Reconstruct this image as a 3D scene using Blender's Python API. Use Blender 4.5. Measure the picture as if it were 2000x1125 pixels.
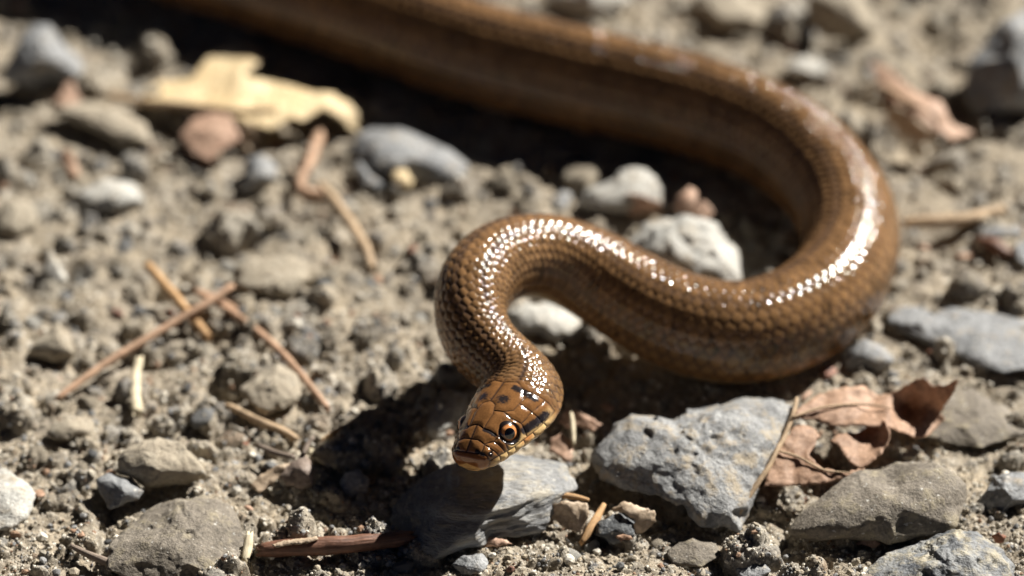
import bpy, bmesh, math, random
import numpy as np
from mathutils import Vector, Matrix
from mathutils.geometry import delaunay_2d_cdt

for o in list(bpy.data.objects):
    bpy.data.objects.remove(o)
scene = bpy.context.scene
COL = scene.collection
random.seed(7)
RNG = np.random.default_rng(11)
MM = 0.001

# ------------------------------------------------------------------ camera, sky, sun, exposure
PITCH = math.radians(38.0)
DIST = 0.60
LENS, SENSOR = 105.0, 36.0
SUN_ELEV = math.radians(39.0)
SUN_AZ = math.radians(47.0)          # clockwise from +Y (away from the camera) towards +X
CAM = np.array([0.0, -DIST * math.cos(PITCH), DIST * math.sin(PITCH)])
RIGHT = np.array([1.0, 0, 0])
UP = np.array([0.0, math.sin(PITCH), math.cos(PITCH)])
BACK = np.array([0.0, -math.cos(PITCH), math.sin(PITCH)])

cd = bpy.data.cameras.new('camera')
cam = bpy.data.objects.new('camera', cd)
COL.objects.link(cam)
cam.location = CAM
cam.rotation_euler = (math.pi / 2 - PITCH, 0, 0)
cd.lens, cd.sensor_width = LENS, SENSOR
cd.clip_start, cd.clip_end = 0.02, 200.0
cd.dof.use_dof = True
cd.dof.focus_distance = 0.5302
cd.dof.aperture_fstop = 7.0
cd.dof.aperture_blades = 0
scene.camera = cam

world = bpy.data.worlds.new('World')
scene.world = world
world.use_nodes = True
wn = world.node_tree
bg = wn.nodes['Background']
sky = wn.nodes.new('ShaderNodeTexSky')
sky.sky_type = 'NISHITA'
sky.sun_disc = False
sky.sun_elevation = SUN_ELEV
sky.sun_rotation = SUN_AZ
sky.altitude = 1200
sky.air_density = 0.05
sky.dust_density = 0.10
wn.links.new(sky.outputs[0], bg.inputs[0])
bg.inputs[1].default_value = 0.05

sd = bpy.data.lights.new('sun', 'SUN')
sun = bpy.data.objects.new('sun', sd)
COL.objects.link(sun)
sd.energy = 5.0
sd.angle = math.radians(0.53)
sd.color = (1.0, 0.95, 0.87)
SDIR = Vector((math.sin(SUN_AZ) * math.cos(SUN_ELEV), math.cos(SUN_AZ) * math.cos(SUN_ELEV), math.sin(SUN_ELEV)))
sun.rotation_euler = SDIR.to_track_quat('Z', 'Y').to_euler()
sun.location = SDIR * 3

vs = scene.view_settings
vs.view_transform = 'Standard'
vs.look = 'None'
vs.gamma = 1.0
vs.use_curve_mapping = False
vs.exposure = 1.0
scene.cycles.use_denoising = True
scene.cycles.max_bounces = 5
scene.cycles.sample_clamp_indirect = 4.0


# ------------------------------------------------------------------ helpers
def ray(px, py):
    k = SENSOR / LENS / 2000.0
    d = RIGHT * ((px - 1000) * k) + UP * ((562.5 - py) * k) - BACK
    return d


def gp(px, py, z=0.0):
    """point of the place that stands z metres high where the line of sight of a photo pixel meets that height"""
    d = ray(px, py)
    t = (z - CAM[2]) / d[2]
    return CAM + d * t


def to_px(P):
    v = np.asarray(P) - CAM
    depth = -(v @ BACK)
    k = SENSOR / LENS / 2000.0
    return 1000 + (v @ RIGHT) / depth / k, 562.5 - (v @ UP) / depth / k


def px_size(px, py, z=0.0):
    P = gp(px, py, z)
    return -((P - CAM) @ BACK) * SENSOR / LENS / 2000.0


def _h(ix, iy, iz, seed):
    n = (ix * 374761393 + iy * 668265263 + iz * 2147483647 + seed * 1274126177) & 0xffffffff
    n = ((n ^ (n >> 13)) * 1274126177) & 0xffffffff
    return (n ^ (n >> 16)) & 0xffffffff


def noise3(p, seed=0):
    """gradient noise, p is (n,3), result about -0.7..0.7"""
    p = np.asarray(p, dtype=np.float64)
    i = np.floor(p).astype(np.int64)
    f = p - i
    u = f * f * f * (f * (f * 6 - 15) + 10)
    res = 0.0
    for dx in (0, 1):
        wx = u[:, 0] if dx else 1 - u[:, 0]
        for dy in (0, 1):
            wy = u[:, 1] if dy else 1 - u[:, 1]
            for dz in (0, 1):
                wz = u[:, 2] if dz else 1 - u[:, 2]
                h = _h(i[:, 0] + dx, i[:, 1] + dy, i[:, 2] + dz, seed)
                gx = (h & 1023) / 511.5 - 1
                gy = ((h >> 10) & 1023) / 511.5 - 1
                gz = ((h >> 20) & 1023) / 511.5 - 1
                res = res + wx * wy * wz * (gx * (f[:, 0] - dx) + gy * (f[:, 1] - dy) + gz * (f[:, 2] - dz))
    return res


def fbm(p, octaves=4, seed=0, gain=0.5):
    s, a = 0.0, 1.0
    for k in range(octaves):
        s = s + a * noise3(p * (2.03 ** k) + k * 17.3, seed + k)
        a *= gain
    return s


def sstep(a, b, x):
    t = np.clip((x - a) / (b - a), 0, 1)
    return t * t * (3 - 2 * t)


def np_mesh(name, verts, faces, smooth=True, cols=None, attrs=None):
    verts = np.asarray(verts, dtype=np.float32)
    faces = np.asarray(faces, dtype=np.int32)
    me = bpy.data.meshes.new(name)
    n = faces.shape[1]
    me.vertices.add(len(verts))
    me.vertices.foreach_set('co', verts.ravel())
    me.loops.add(faces.size)
    me.loops.foreach_set('vertex_index', faces.ravel())
    me.polygons.add(len(faces))
    me.polygons.foreach_set('loop_start', np.arange(0, faces.size, n, dtype=np.int32))
    me.polygons.foreach_set('use_smooth', np.full(len(faces), smooth))
    me.update(calc_edges=True)
    me.validate()
    if cols is not None:
        a = me.attributes.new('Col', 'FLOAT_COLOR', 'POINT')
        c = np.ones((len(verts), 4), dtype=np.float32)
        c[:, :3] = cols
        a.data.foreach_set('color', c.ravel())
    for k, v in (attrs or {}).items():
        a = me.attributes.new(k, 'FLOAT', 'POINT')
        a.data.foreach_set('value', np.asarray(v, dtype=np.float32))
    return me


def link(name, me, mat=None, parent=None, loc=None):
    o = bpy.data.objects.new(name, me)
    COL.objects.link(o)
    if mat is not None and me is not None and not me.materials:
        me.materials.append(mat)
    if loc is not None:
        o.location = loc
    if parent is not None:
        o.parent = parent
    return o


def tag(o, label=None, cat=None, group=None, kind=None):
    if label: o['label'] = label
    if cat: o['category'] = cat
    if group: o['group'] = group
    if kind: o['kind'] = kind
    return o


class NT:
    """tiny wrapper for node materials"""
    def __init__(self, name):
        self.m = bpy.data.materials.new(name)
        self.m.use_nodes = True
        self.t = self.m.node_tree
        self.b = self.t.nodes['Principled BSDF']

    def n(self, kind, **kw):
        nd = self.t.nodes.new(kind)
        for k, v in kw.items():
            if isinstance(k, str) and k in nd.inputs:
                nd.inputs[k].default_value = v
            else:
                setattr(nd, k, v)
        return nd

    def l(self, a, b):
        self.t.links.new(a, b)

    def noise(self, vec, scale, detail=4, rough=0.55):
        nd = self.n('ShaderNodeTexNoise')
        nd.inputs['Scale'].default_value = scale
        nd.inputs['Detail'].default_value = detail
        nd.inputs['Roughness'].default_value = rough
        if vec is not None:
            self.l(vec, nd.inputs['Vector'])
        return nd.outputs['Fac']

    def ramp(self, fac, stops):
        r = self.n('ShaderNodeValToRGB')
        el = r.color_ramp.elements
        while len(el) < len(stops):
            el.new(0.5)
        for e, (p, c) in zip(el, stops):
            e.position = p
            e.color = (*c, 1) if len(c) == 3 else c
        self.l(fac, r.inputs[0])
        return r.outputs[0]

    def mix(self, fac, a, b, mode='MIX'):
        nd = self.n('ShaderNodeMix', data_type='RGBA', blend_type=mode)
        for sock, v in ((nd.inputs[0], fac), (nd.inputs[6], a), (nd.inputs[7], b)):
            if hasattr(v, 'is_linked') or hasattr(v, 'links'):
                self.l(v, sock)
            elif isinstance(v, (int, float)):
                sock.default_value = v
            else:
                sock.default_value = (*v, 1)
        return nd.outputs[2]

    def bump(self, h, strength, dist, normal=None):
        nd = self.n('ShaderNodeBump')
        nd.inputs['Strength'].default_value = strength
        nd.inputs['Distance'].default_value = dist
        self.l(h, nd.inputs['Height'])
        if normal is not None:
            self.l(normal, nd.inputs['Normal'])
        return nd.outputs[0]


def objcoord(M):
    return M.n('ShaderNodeTexCoord').outputs['Object']


def stone_mat(name, c1, c2, dust=(0.34, 0.29, 0.22), dust_amt=0.35, rough=0.62, freckle=(0.55, 0.54, 0.5), streak=None):
    M = NT(name)
    tc = M.n('ShaderNodeTexCoord')
    oi = M.n('ShaderNodeObjectInfo')
    off = M.n('ShaderNodeVectorMath', operation='SCALE')
    M.l(oi.outputs['Location'], off.inputs[0])
    off.inputs['Scale'].default_value = 3.0
    add = M.n('ShaderNodeVectorMath', operation='ADD')
    M.l(tc.outputs['Object'], add.inputs[0])
    M.l(off.outputs[0], add.inputs[1])
    v = add.outputs[0]
    if streak:
        mp = M.n('ShaderNodeMapping')
        mp.inputs['Scale'].default_value = streak
        M.l(v, mp.inputs[0])
        v = mp.outputs[0]
    big = M.noise(v, 160, 5, 0.6)
    base = M.ramp(big, [(0.32, c1), (0.68, c2)])
    fine = M.noise(v, 1500, 4, 0.65)
    base = M.mix(0.75, base, M.ramp(fine, [(0.3, (0.45, 0.45, 0.45)), (0.7, (1.5, 1.5, 1.5))]), 'MULTIPLY')
    d = M.noise(v, 260, 6, 0.7)
    dm = M.ramp(d, [(0.62 - dust_amt * 0.4, (0, 0, 0)), (0.72 - dust_amt * 0.25, (0.85, 0.85, 0.85))])
    base = M.mix(dm, base, dust)
    sp = M.noise(v, 900, 2, 0.5)
    sm = M.ramp(sp, [(0.68, (0, 0, 0)), (0.73, (0.8, 0.8, 0.8))])
    base = M.mix(sm, base, freckle)
    M.l(base, M.b.inputs['Base Color'])
    M.l(M.ramp(fine, [(0.2, (rough - .15,) * 3), (0.8, (min(1, rough + .22),) * 3)]), M.b.inputs['Roughness'])
    M.b.inputs['Specular IOR Level'].default_value = 0.45
    nb = M.bump(fine, 0.65, 0.0005)
    nb = M.bump(d, 0.6, 0.0012, nb)
    M.l(nb, M.b.inputs['Normal'])
    return M.m


MAT = {}
MAT['blue'] = stone_mat('stone_blue_grey', (0.15, 0.157, 0.165), (0.32, 0.328, 0.335), dust_amt=0.22, rough=0.5)
MAT['rock'] = stone_mat('stone_pitted_grey', (0.17, 0.175, 0.18), (0.34, 0.345, 0.345), dust=(0.40, 0.33, 0.23), dust_amt=0.32, rough=0.6)
MAT['brown'] = stone_mat('stone_brown_grey', (0.14, 0.12, 0.095), (0.25, 0.22, 0.18), dust=(0.30, 0.26, 0.18), dust_amt=0.25, rough=0.75)
MAT['tan'] = stone_mat('stone_tan', (0.26, 0.225, 0.17), (0.42, 0.37, 0.29), dust_amt=0.5, rough=0.85)
MAT['pale'] = stone_mat('stone_pale', (0.36, 0.36, 0.34), (0.55, 0.53, 0.48), dust_amt=0.25, rough=0.75)
MAT['slate'] = stone_mat('stone_slate', (0.15, 0.16, 0.175), (0.34, 0.34, 0.33), dust=(0.42, 0.38, 0.3), dust_amt=0.3, rough=0.5, streak=(0.35, 1.1, 3.0))
MAT['dark'] = stone_mat('stone_dark', (0.05, 0.055, 0.06), (0.14, 0.15, 0.16), dust_amt=0.15, rough=0.5)
MAT['mottled'] = stone_mat('stone_mottled', (0.09, 0.10, 0.115), (0.34, 0.345, 0.34), dust=(0.42, 0.37, 0.26), dust_amt=0.35, rough=0.5)
MAT['red'] = stone_mat('stone_red_brown', (0.26, 0.12, 0.085), (0.40, 0.22, 0.16), dust_amt=0.15, rough=0.7)
MAT['cream'] = stone_mat('stone_cream', (0.60, 0.45, 0.24), (0.72, 0.58, 0.36), dust_amt=0.05, rough=0.7)

# ------------------------------------------------------------------ the snake's course (needed to keep stones out of it)
# photo pixel of the middle of the body, height of the middle and radius in mm
PATH = [(-150, -235, 10.2, 9.8), (130, -155, 10.3, 10.2), (400, -72, 10.5, 10.6), (650, 5, 10.6, 10.8), (780, 48, 10.6, 10.8), (900, 90, 10.6, 10.8),
        (1050, 131, 10.5, 10.8), (1200, 166, 10.4, 10.7), (1350, 202, 10.3, 10.5), (1480, 247, 10.2, 10.3),
        (1578, 310, 10.0, 10.1), (1640, 382, 9.9, 10.0), (1664, 452, 9.9, 9.9), (1652, 522, 9.9, 9.8), (1608, 583, 9.9, 9.7),
        (1530, 631, 10.0, 9.6), (1430, 652, 10.6, 9.5), (1330, 630, 12.0, 9.3), (1240, 584, 14.5, 8.9),
        (1160, 533, 18.0, 8.4), (1090, 502, 21.5, 7.9), (1022, 496, 24.6, 7.5), (963, 514, 26.6, 7.3), (925, 555, 27.4, 7.2),
        (912, 603, 26.0, 6.9), (922, 648, 24.0, 6.5), (950, 688, 22.2, 6.2), (992, 716, 21.0, 6.1), (1032, 742, 20.4, 5.9)]
HEAD_PX, HEAD_Z = (952, 855), 19.0
F = np.array([-0.50, -0.86, -0.07]); F /= np.linalg.norm(F)
EYE_D = 7.3       # eyes lie this many mm behind the tip of the snout


def catmull(P, n):
    P = np.asarray(P)
    Q = np.vstack([2 * P[0] - P[1], P, 2 * P[-1] - P[-2]])
    out = []
    for i in range(1, len(Q) - 2):
        t = np.linspace(0, 1, n, endpoint=False)[:, None]
        a, b, c, d = Q[i - 1], Q[i], Q[i + 1], Q[i + 2]
        out.append(0.5 * (2 * b + (c - a) * t + (2 * a - 5 * b + 4 * c - d) * t ** 2 + (3 * b - a - 3 * c + d) * t ** 3))
    out.append(P[-1:])
    return np.vstack(out)


pts = []
for (x, y, z, r) in PATH:
    pts.append([*gp(x, y, z * MM), r * MM])
eye_mid = gp(*HEAD_PX, HEAD_Z * MM)
tip = eye_mid + F * EYE_D * MM
for dback in (17.0, 11.0, 5.0, 0.0):
    pts.append([*(tip - F * dback * MM), 5.6 * MM])
dense = catmull(np.array(pts), 60)
seg = np.linalg.norm(np.diff(dense[:, :3], axis=0), axis=1)
S = np.concatenate([[0], np.cumsum(seg)])
STEP = 0.0001
s_u = np.arange(0, S[-1], STEP)
spine = np.stack([np.interp(s_u, S, dense[:, k]) for k in range(4)], axis=1)
kw = np.exp(-0.5 * (np.arange(-130, 131) / 44.0) ** 2); kw /= kw.sum()
for k in range(4):
    pad = np.concatenate([2 * spine[0, k] - spine[130:0:-1, k], spine[:, k], 2 * spine[-1, k] - spine[-2:-132:-1, k]])
    spine[:, k] = np.convolve(pad, kw, mode='valid')
S_END = s_u[-1]


def near_snake(x, y, pad=0.0):
    d = np.hypot(spine[::40, 0] - x, spine[::40, 1] - y)
    low = spine[::40, 2] < 0.0135
    return bool(np.any(low & (d < spine[::40, 3] * 0.8 + pad)))


# ------------------------------------------------------------------ ground
def axis(lo, hi, step_lo, step_hi, far):
    a = [lo]
    while a[-1] < hi:
        t = (a[-1] - lo) / (hi - lo)
        a.append(a[-1] + step_lo + (step_hi - step_lo) * t)
    left, st = [], step_lo * 2
    x = lo
    while x > -far:
        st *= 1.5
        x -= st
        left.append(x)
    right, st = [], step_hi * 2
    x = a[-1]
    while x < far:
        st *= 1.5
        x += st
        right.append(x)
    return np.array(left[::-1] + a + right)


gx = axis(-0.145, 0.145, 0.00040, 0.00040, 25.0)
gy = axis(-0.115, 0.235, 0.00034, 0.00075, 25.0)
NX, NY = len(gx), len(gy)
X, Y = np.meshgrid(gx, gy)
xy = np.stack([X.ravel(), Y.ravel(), np.zeros(X.size)], 1)
H = (2.6 * fbm(xy * 22, 3, 1) + 1.9 * fbm(xy * 75, 3, 5) + 1.6 * (0.25 - np.abs(noise3(xy * 62, 15)))).reshape(NY, NX)
BASE_T = np.array([0.42, 0.362, 0.285])
tone = fbm(xy * 60, 4, 40)
tone2 = fbm(xy * 600, 3, 50)
GC = BASE_T[None, :] * (1.0 + 0.30 * tone + 0.35 * tone2)[:, None]
GC = GC.reshape(NY, NX, 3)
# stones sunk into the soil: real relief of the sheet, each with its own colour
palette = [((0.27, 0.27, 0.265), .24), ((0.34, 0.30, 0.24), .34), ((0.54, 0.50, 0.43), .22), ((0.14, 0.14, 0.14), .05), ((0.26, 0.185, 0.13), .08), ((0.17, 0.18, 0.20), .08)]
pc = np.array([p[0] for p in palette]); pw = np.array([p[1] for p in palette]); pw /= pw.sum()
NP_ = 5200
rad = np.clip(np.exp(RNG.normal(math.log(1.5), 0.55, NP_)), 0.5, 8.0) * MM
cx = RNG.uniform(-0.15, 0.15, NP_); cy = RNG.uniform(-0.12, 0.25, NP_)
order = np.argsort(-rad)
warp = noise3(xy * 420, 77).reshape(NY, NX)
warp2 = noise3(xy * 900, 78).reshape(NY, NX)
for i in order:
    r = rad[i]
    ix0, ix1 = np.searchsorted(gx, [cx[i] - 1.7 * r, cx[i] + 1.7 * r])
    iy0, iy1 = np.searchsorted(gy, [cy[i] - 1.7 * r, cy[i] + 1.7 * r])
    if ix1 - ix0 < 3 or iy1 - iy0 < 3:
        continue
    dx, dy = X[iy0:iy1, ix0:ix1] - cx[i], Y[iy0:iy1, ix0:ix1] - cy[i]
    a = RNG.uniform(0, math.pi); e = RNG.uniform(0.62, 1.0)
    u = dx * math.cos(a) + dy * math.sin(a); v = (-dx * math.sin(a) + dy * math.cos(a)) / e
    q = np.sqrt(u * u + v * v) / r * (1 + 0.35 * warp[iy0:iy1, ix0:ix1] + 0.2 * warp2[iy0:iy1, ix0:ix1])
    for k in range(3):                                   # a few straight sides
        th = RNG.uniform(0, 2 * math.pi)
        q = np.maximum(q, (u * math.cos(th) + v * math.sin(th)) / r / RNG.uniform(0.62, 0.95))
    prof = np.clip(1 - q ** 2.6, 0, 1) ** 0.6
    hgt = r * RNG.uniform(0.25, 0.75) / MM
    tilt = (u * RNG.uniform(-.3, .3) + v * RNG.uniform(-.3, .3)) / MM
    base = H[iy0:iy1, ix0:ix1]
    hc = H[min((iy0 + iy1) // 2, NY - 1), min((ix0 + ix1) // 2, NX - 1)]
    w = sstep(0.0, 0.35, prof)
    newh = (0.5 * base + 0.5 * hc) * w + base * (1 - w) + prof * (hgt + tilt)
    ring = np.exp(-((q - 1.1) / 0.16) ** 2) * min(0.5, r / MM * 0.22)     # the soil is open round a stone
    H[iy0:iy1, ix0:ix1] = np.maximum(newh, base - 0.2) - ring
    c = pc[RNG.choice(len(pc), p=pw)] * RNG.uniform(0.75, 1.25)
    wc = sstep(0.02, 0.3, prof)[..., None] * RNG.uniform(0.2, 0.85)
    GC[iy0:iy1, ix0:ix1] = GC[iy0:iy1, ix0:ix1] * (1 - wc) + c * wc * (1 + 0.3 * warp2[iy0:iy1, ix0:ix1, None])
crumb = fbm(xy * 330, 4, 21, 0.6).reshape(NY, NX)
crumb2 = noise3(xy * 1100, 31).reshape(NY, NX)
H += 0.75 * crumb + 0.32 * crumb2 - 2.4 * sstep(0.30, 0.62, noise3(xy * 150, 61)).reshape(NY, NX)
# hollows shaped to darken the gaps under leaves and beside stones: pixel, radius mm, depth mm
for hx, hy, hr, hdp in [(590, 252, 8, 3.4), (645, 245, 5, 3.0), (1790, 285, 9, 4.0), (1695, 195, 5, 3.5), (285, 945, 6, 2.6), (212, 990, 4, 2.0), (142, 528, 3.5, 4.0), (612, 568, 3.0, 3.0), (1820, 75, 8, 5.0), (1625, 62, 7, 4.5),
                        (612, 398, 5, 2.8), (325, 560, 4, 2.4), (500, 520, 3, 2.0), (1905, 225, 8, 3.5), (40, 165, 8, 4.0), (1190, 960, 4, 2.5), (1270, 1000, 5, 2.0), (1640, 890, 6, 2.4), (1760, 860, 5, 2.0), (700, 500, 4, 2.4), (440, 770, 4, 2.6), (90, 690, 4, 2.4)]:
    q_ = gp(hx, hy)
    g2 = ((X - q_[0]) ** 2 + (Y - q_[1]) ** 2) / (hr * MM) ** 2
    H -= hdp * np.exp(-g2 ** 1.5)
fade = np.clip(1 - (np.hypot(X, Y) - 0.35) / 2.0, 0.15, 1)
H = H * fade
# the soil gives way a little where the body lies
for k in range(0, len(spine), 25):
    x0, y0, z0, r0 = spine[k]
    if z0 > 0.0125:
        continue
    ix0, ix1 = np.searchsorted(gx, [x0 - 0.007, x0 + 0.007]); iy0, iy1 = np.searchsorted(gy, [y0 - 0.007, y0 + 0.007])
    d = np.hypot(X[iy0:iy1, ix0:ix1] - x0, Y[iy0:iy1, ix0:ix1] - y0)
    lim = np.where(d < 0.0068, 0.6 + (d / 0.0068) ** 2 * 1.6, 99)
    H[iy0:iy1, ix0:ix1] = np.minimum(H[iy0:iy1, ix0:ix1], lim)
gverts = np.stack([X.ravel(), Y.ravel(), H.ravel() * MM], 1)
idx = np.arange(NX * NY).reshape(NY, NX)
gfaces = np.stack([idx[:-1, :-1].ravel(), idx[:-1, 1:].ravel(), idx[1:, 1:].ravel(), idx[1:, :-1].ravel()], 1)


def ground_z(x, y):
    i = int(np.clip(np.searchsorted(gx, x), 1, NX - 1)); j = int(np.clip(np.searchsorted(gy, y), 1, NY - 1))
    return H[j, i] * MM


M = NT('gritty_soil')
at = M.n('ShaderNodeAttribute', attribute_name='Col')
gc = M.n('ShaderNodeTexCoord').outputs['Object']
n1 = M.noise(gc, 900, 5, 0.7)
n2 = M.noise(gc, 2600, 3, 0.6)
n3 = M.noise(gc, 130, 5, 0.6)
cc = M.mix(0.85, at.outputs['Color'], M.ramp(n1, [(0.28, (0.42, 0.41, 0.40)), (0.5, (0.95, 0.95, 0.95)), (0.74, (1.65, 1.62, 1.55))]), 'MULTIPLY')
cc = M.mix(0.6, cc, M.ramp(n3, [(0.35, (0.72, 0.74, 0.78)), (0.68, (1.22, 1.18, 1.08))]), 'MULTIPLY')
vor = M.n('ShaderNodeTexVoronoi')
vor.inputs['Scale'].default_value = 1500
M.l(gc, vor.inputs['Vector'])
n4 = M.noise(gc, 240, 6, 0.72)
cc = M.mix(M.ramp(n4, [(0.56, (0, 0, 0)), (0.68, (0.8, 0.8, 0.8))]), cc, (0.68, 0.62, 0.52))
n5 = M.noise(gc, 190, 5, 0.7)
cc = M.mix(M.ramp(n5, [(0.60, (0, 0, 0)), (0.72, (0.6, 0.6, 0.6))]), cc, (0.20, 0.155, 0.10))
spk = M.ramp(vor.outputs['Color'], [(0.86, (0, 0, 0)), (0.9, (0.75, 0.75, 0.75))])
cc = M.mix(spk, cc, (0.62, 0.59, 0.52))
M.l(cc, M.b.inputs['Base Color'])
M.b.inputs['Roughness'].default_value = 0.92
M.b.inputs['Specular IOR Level'].default_value = 0.3
nb = M.bump(n1, 0.95, 0.0011)
nb = M.bump(n2, 0.8, 0.0004, nb)
M.l(nb, M.b.inputs['Normal'])
ground = link('ground', np_mesh('ground', gverts, gfaces, True, GC.reshape(-1, 3)), M.m)
tag(ground, 'gritty tan soil packed with small stones', 'ground', kind='structure')


# ------------------------------------------------------------------ stones
def ico(sub):
    bm = bmesh.new()
    bmesh.ops.create_icosphere(bm, subdivisions=sub, radius=1.0)
    v = np.array([x.co[:] for x in bm.verts]); f = np.array([[q.index for q in t.verts] for t in bm.faces])
    bm.free()
    return v, f


ICO = {k: ico(k) for k in (1, 2, 3, 4, 5, 6)}


def cut_sphere(v, rng, n, lo, hi, keep=0.06):
    v = v.copy()
    for _ in range(n):
        d = rng.normal(size=3); d /= np.linalg.norm(d)
        lim = rng.uniform(lo, hi)
        ex = v @ d - lim
        m = ex > 0
        v[m] -= np.outer(ex[m] * (1 - keep), d)
    return v


def stone(name, poly, mat, label, zc=None, thick=0.8, flat=0.55, rough=1.0, cuts=10, sub=5, seed=1, cat='stone', group=None, layered=0.0, pits=0.0, sink=0.0):
    """a rock with the outline of a photo polygon, its own thickness and a lean towards lying flat"""
    rng = np.random.default_rng(seed)
    poly = np.array(poly, float)
    c = poly.mean(0)
    hh = (poly[:, 1].max() - poly[:, 1].min()) / 2
    if zc is None:
        zc = max(0.4, 0.35 * hh * 0.1) - sink
    C = gp(c[0], c[1], zc * MM)
    k = px_size(c[0], c[1], zc * MM)
    v, f = ICO[sub]
    v = cut_sphere(v, rng, cuts, 0.70, 0.93)
    ang = np.arctan2(v[:, 1], v[:, 0])
    pd = poly - c
    pa = np.arctan2(-pd[:, 1], pd[:, 0])
    pr = np.hypot(pd[:, 0], pd[:, 1])
    # outline radius by angle: intersect with the polygon's sides
    aa = np.linspace(-math.pi, math.pi, 361)
    R = np.zeros_like(aa)
    Q = np.stack([pd[:, 0], -pd[:, 1]], 1)
    for i, a in enumerate(aa):
        d = np.array([math.cos(a), math.sin(a)])
        best = 0
        for j in range(len(Q)):
            p, q = Q[j], Q[(j + 1) % len(Q)]
            e = q - p
            den = d[0] * e[1] - d[1] * e[0]
            if abs(den) < 1e-9: continue
            t = (p[0] * e[1] - p[1] * e[0]) / den
            u = (p[0] * d[1] - p[1] * d[0]) / den
            if t > 0 and -1e-6 <= u <= 1 + 1e-6: best = max(best, t)
        R[i] = best
    Rv = np.interp(ang, aa, R) * k
    meanr = R.mean() * k
    rho = np.hypot(v[:, 0], v[:, 1])
    lx, ly = np.cos(ang) * rho * Rv * 1.05, np.sin(ang) * rho * Rv * 1.05
    lz = v[:, 2] * thick * min(meanr, hh * k * 1.3)
    ly3 = -flat * 1.28
    P = np.outer(lx, RIGHT) + np.outer(ly, UP) + np.outer(lz, BACK) + np.outer(ly * ly3, BACK)
    nrm = P / (np.linalg.norm(P, axis=1)[:, None] + 1e-9)
    q = P / meanr
    disp = 0.09 * fbm(q * 1.3 + seed * 3.1, 3, seed) + 0.05 * rough * fbm(q * 4.2 + seed, 4, seed + 9, 0.55)
    if layered:
        qq = q.copy(); qq[:, 0] *= 0.25; qq[:, 1] *= 0.7; qq[:, 2] *= 4.0
        disp += layered * 0.10 * np.abs(fbm(qq * 1.6, 4, seed + 3))
    if pits:
        n = noise3(q * 3.6 + 5, seed + 31)
        disp -= pits * 0.16 * sstep(0.22, 0.5, n)
    P = P + nrm * (disp * meanr)[:, None]
    o = link(name, np_mesh(name, P, f, True), MAT[mat], loc=C)
    return tag(o, label, cat, group)


Z3 = lambda pts_, s, ox, oy: [(x / s + ox, y / s + oy) for x, y in pts_]

stone('rock', [(1152, 883), (1173, 820), (1207, 797), (1260, 800), (1300, 808), (1347, 803), (1393, 782), (1467, 768), (1525, 776), (1546, 800), (1530, 850), (1500, 900),
               (1475, 946), (1457, 987), (1430, 1021), (1360, 1013), (1300, 983), (1233, 957), (1183, 930)], 'rock',
      'big blue-grey pitted rock with a dent along its top, under the brown leaf stalk', zc=4.8, thick=0.6, flat=0.62, rough=1.6, cuts=6, sub=6, seed=5, pits=0.6, cat='rock')
stone('rock', [(1542, 1036), (1566, 998), (1612, 961), (1672, 927), (1740, 908), (1797, 889), (1846, 889), (1884, 912), (1895, 942), (1872, 987), (1865, 1025), (1816, 1048), (1759, 1063), (1721, 1059),
               (1664, 1045), (1596, 1051)], 'brown', 'smooth brown-grey rock with a ridge, below the torn brown leaf', zc=3.5, thick=0.75, flat=0.5, rough=0.55, cuts=12, sub=6, seed=12, cat='rock')
stone('rock', [(1664, 1133), (1710, 1104), (1740, 1081), (1808, 1063), (1834, 1044), (1910, 1040), (1948, 1066), (1974, 1097), (1974, 1145), (1890, 1170), (1740, 1170)], 'mottled',
      'mottled silvery rock with pale crystals beside the smooth brown-grey rock', zc=2.0, thick=0.8, flat=0.4, rough=1.7, cuts=8, sub=6, seed=21, pits=0.6, cat='rock')
stone('slate_rock', [(867, 905), (950, 895), (1033, 898), (1100, 910), (1127, 955), (1085, 985), (1062, 1030), (1017, 1050), (917, 1058), (850, 1085), (787, 1050), (772, 990), (807, 940)], 'slate',
      'layered grey slate rock half in the shadow of the snake head', zc=2.2, thick=0.65, flat=0.65, rough=1.0, cuts=7, sub=6, seed=33, layered=1.0, cat='rock')
stone('stone_slab', [(1722, 632), (1743, 596), (1792, 594), (1821, 604), (1863, 599), (1917, 606), (2000, 628), (2065, 640), (2060, 735), (2000, 729), (1952, 738), (1899, 713), (1849, 688), (1792, 663)], 'blue',
      'long flat blue-grey stone slab lying flush in the soil past the snake bend', zc=1.2, thick=0.4, flat=0.95, rough=0.5, cuts=6, sub=5, seed=41, cat='rock')
stone('stone', [(1636, 705), (1655, 680), (1690, 662), (1725, 680), (1748, 705), (1720, 722), (1660, 728)], 'blue', 'faceted blue-grey stone under the lowest bend of the snake', zc=1.8, thick=0.9, flat=0.2, cuts=12, sub=4, seed=43)
stone('rock', [(1224, 477), (1250, 434), (1296, 426), (1345, 426), (1405, 437), (1434, 474), (1454, 507), (1459, 546), (1451, 579), (1411, 584), (1345, 572), (1300, 553), (1255, 515)], 'pale',
      'pale rough rock inside the curve of the snake body', zc=4.5, thick=0.85, flat=0.3, rough=1.8, cuts=9, sub=5, seed=47, pits=0.8, cat='rock')
stone('stone', [(1132, 408), (1145, 375), (1184, 349), (1210, 329), (1257, 330), (1289, 342), (1308, 368), (1296, 401), (1247, 411), (1197, 424), (1158, 421)], 'pale',
      'rounded pale grey stone beside the pink curled leaf scraps', zc=3.0, thick=0.85, flat=0.4, cuts=10, sub=5, seed=51)
stone('stone', [(1097, 352), (1108, 329), (1138, 320), (1171, 317), (1180, 332), (1150, 375), (1122, 382)], 'tan', 'tan blocky stone at the edge of the body shadow', zc=2.5, cuts=12, sub=4, seed=53)
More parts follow.
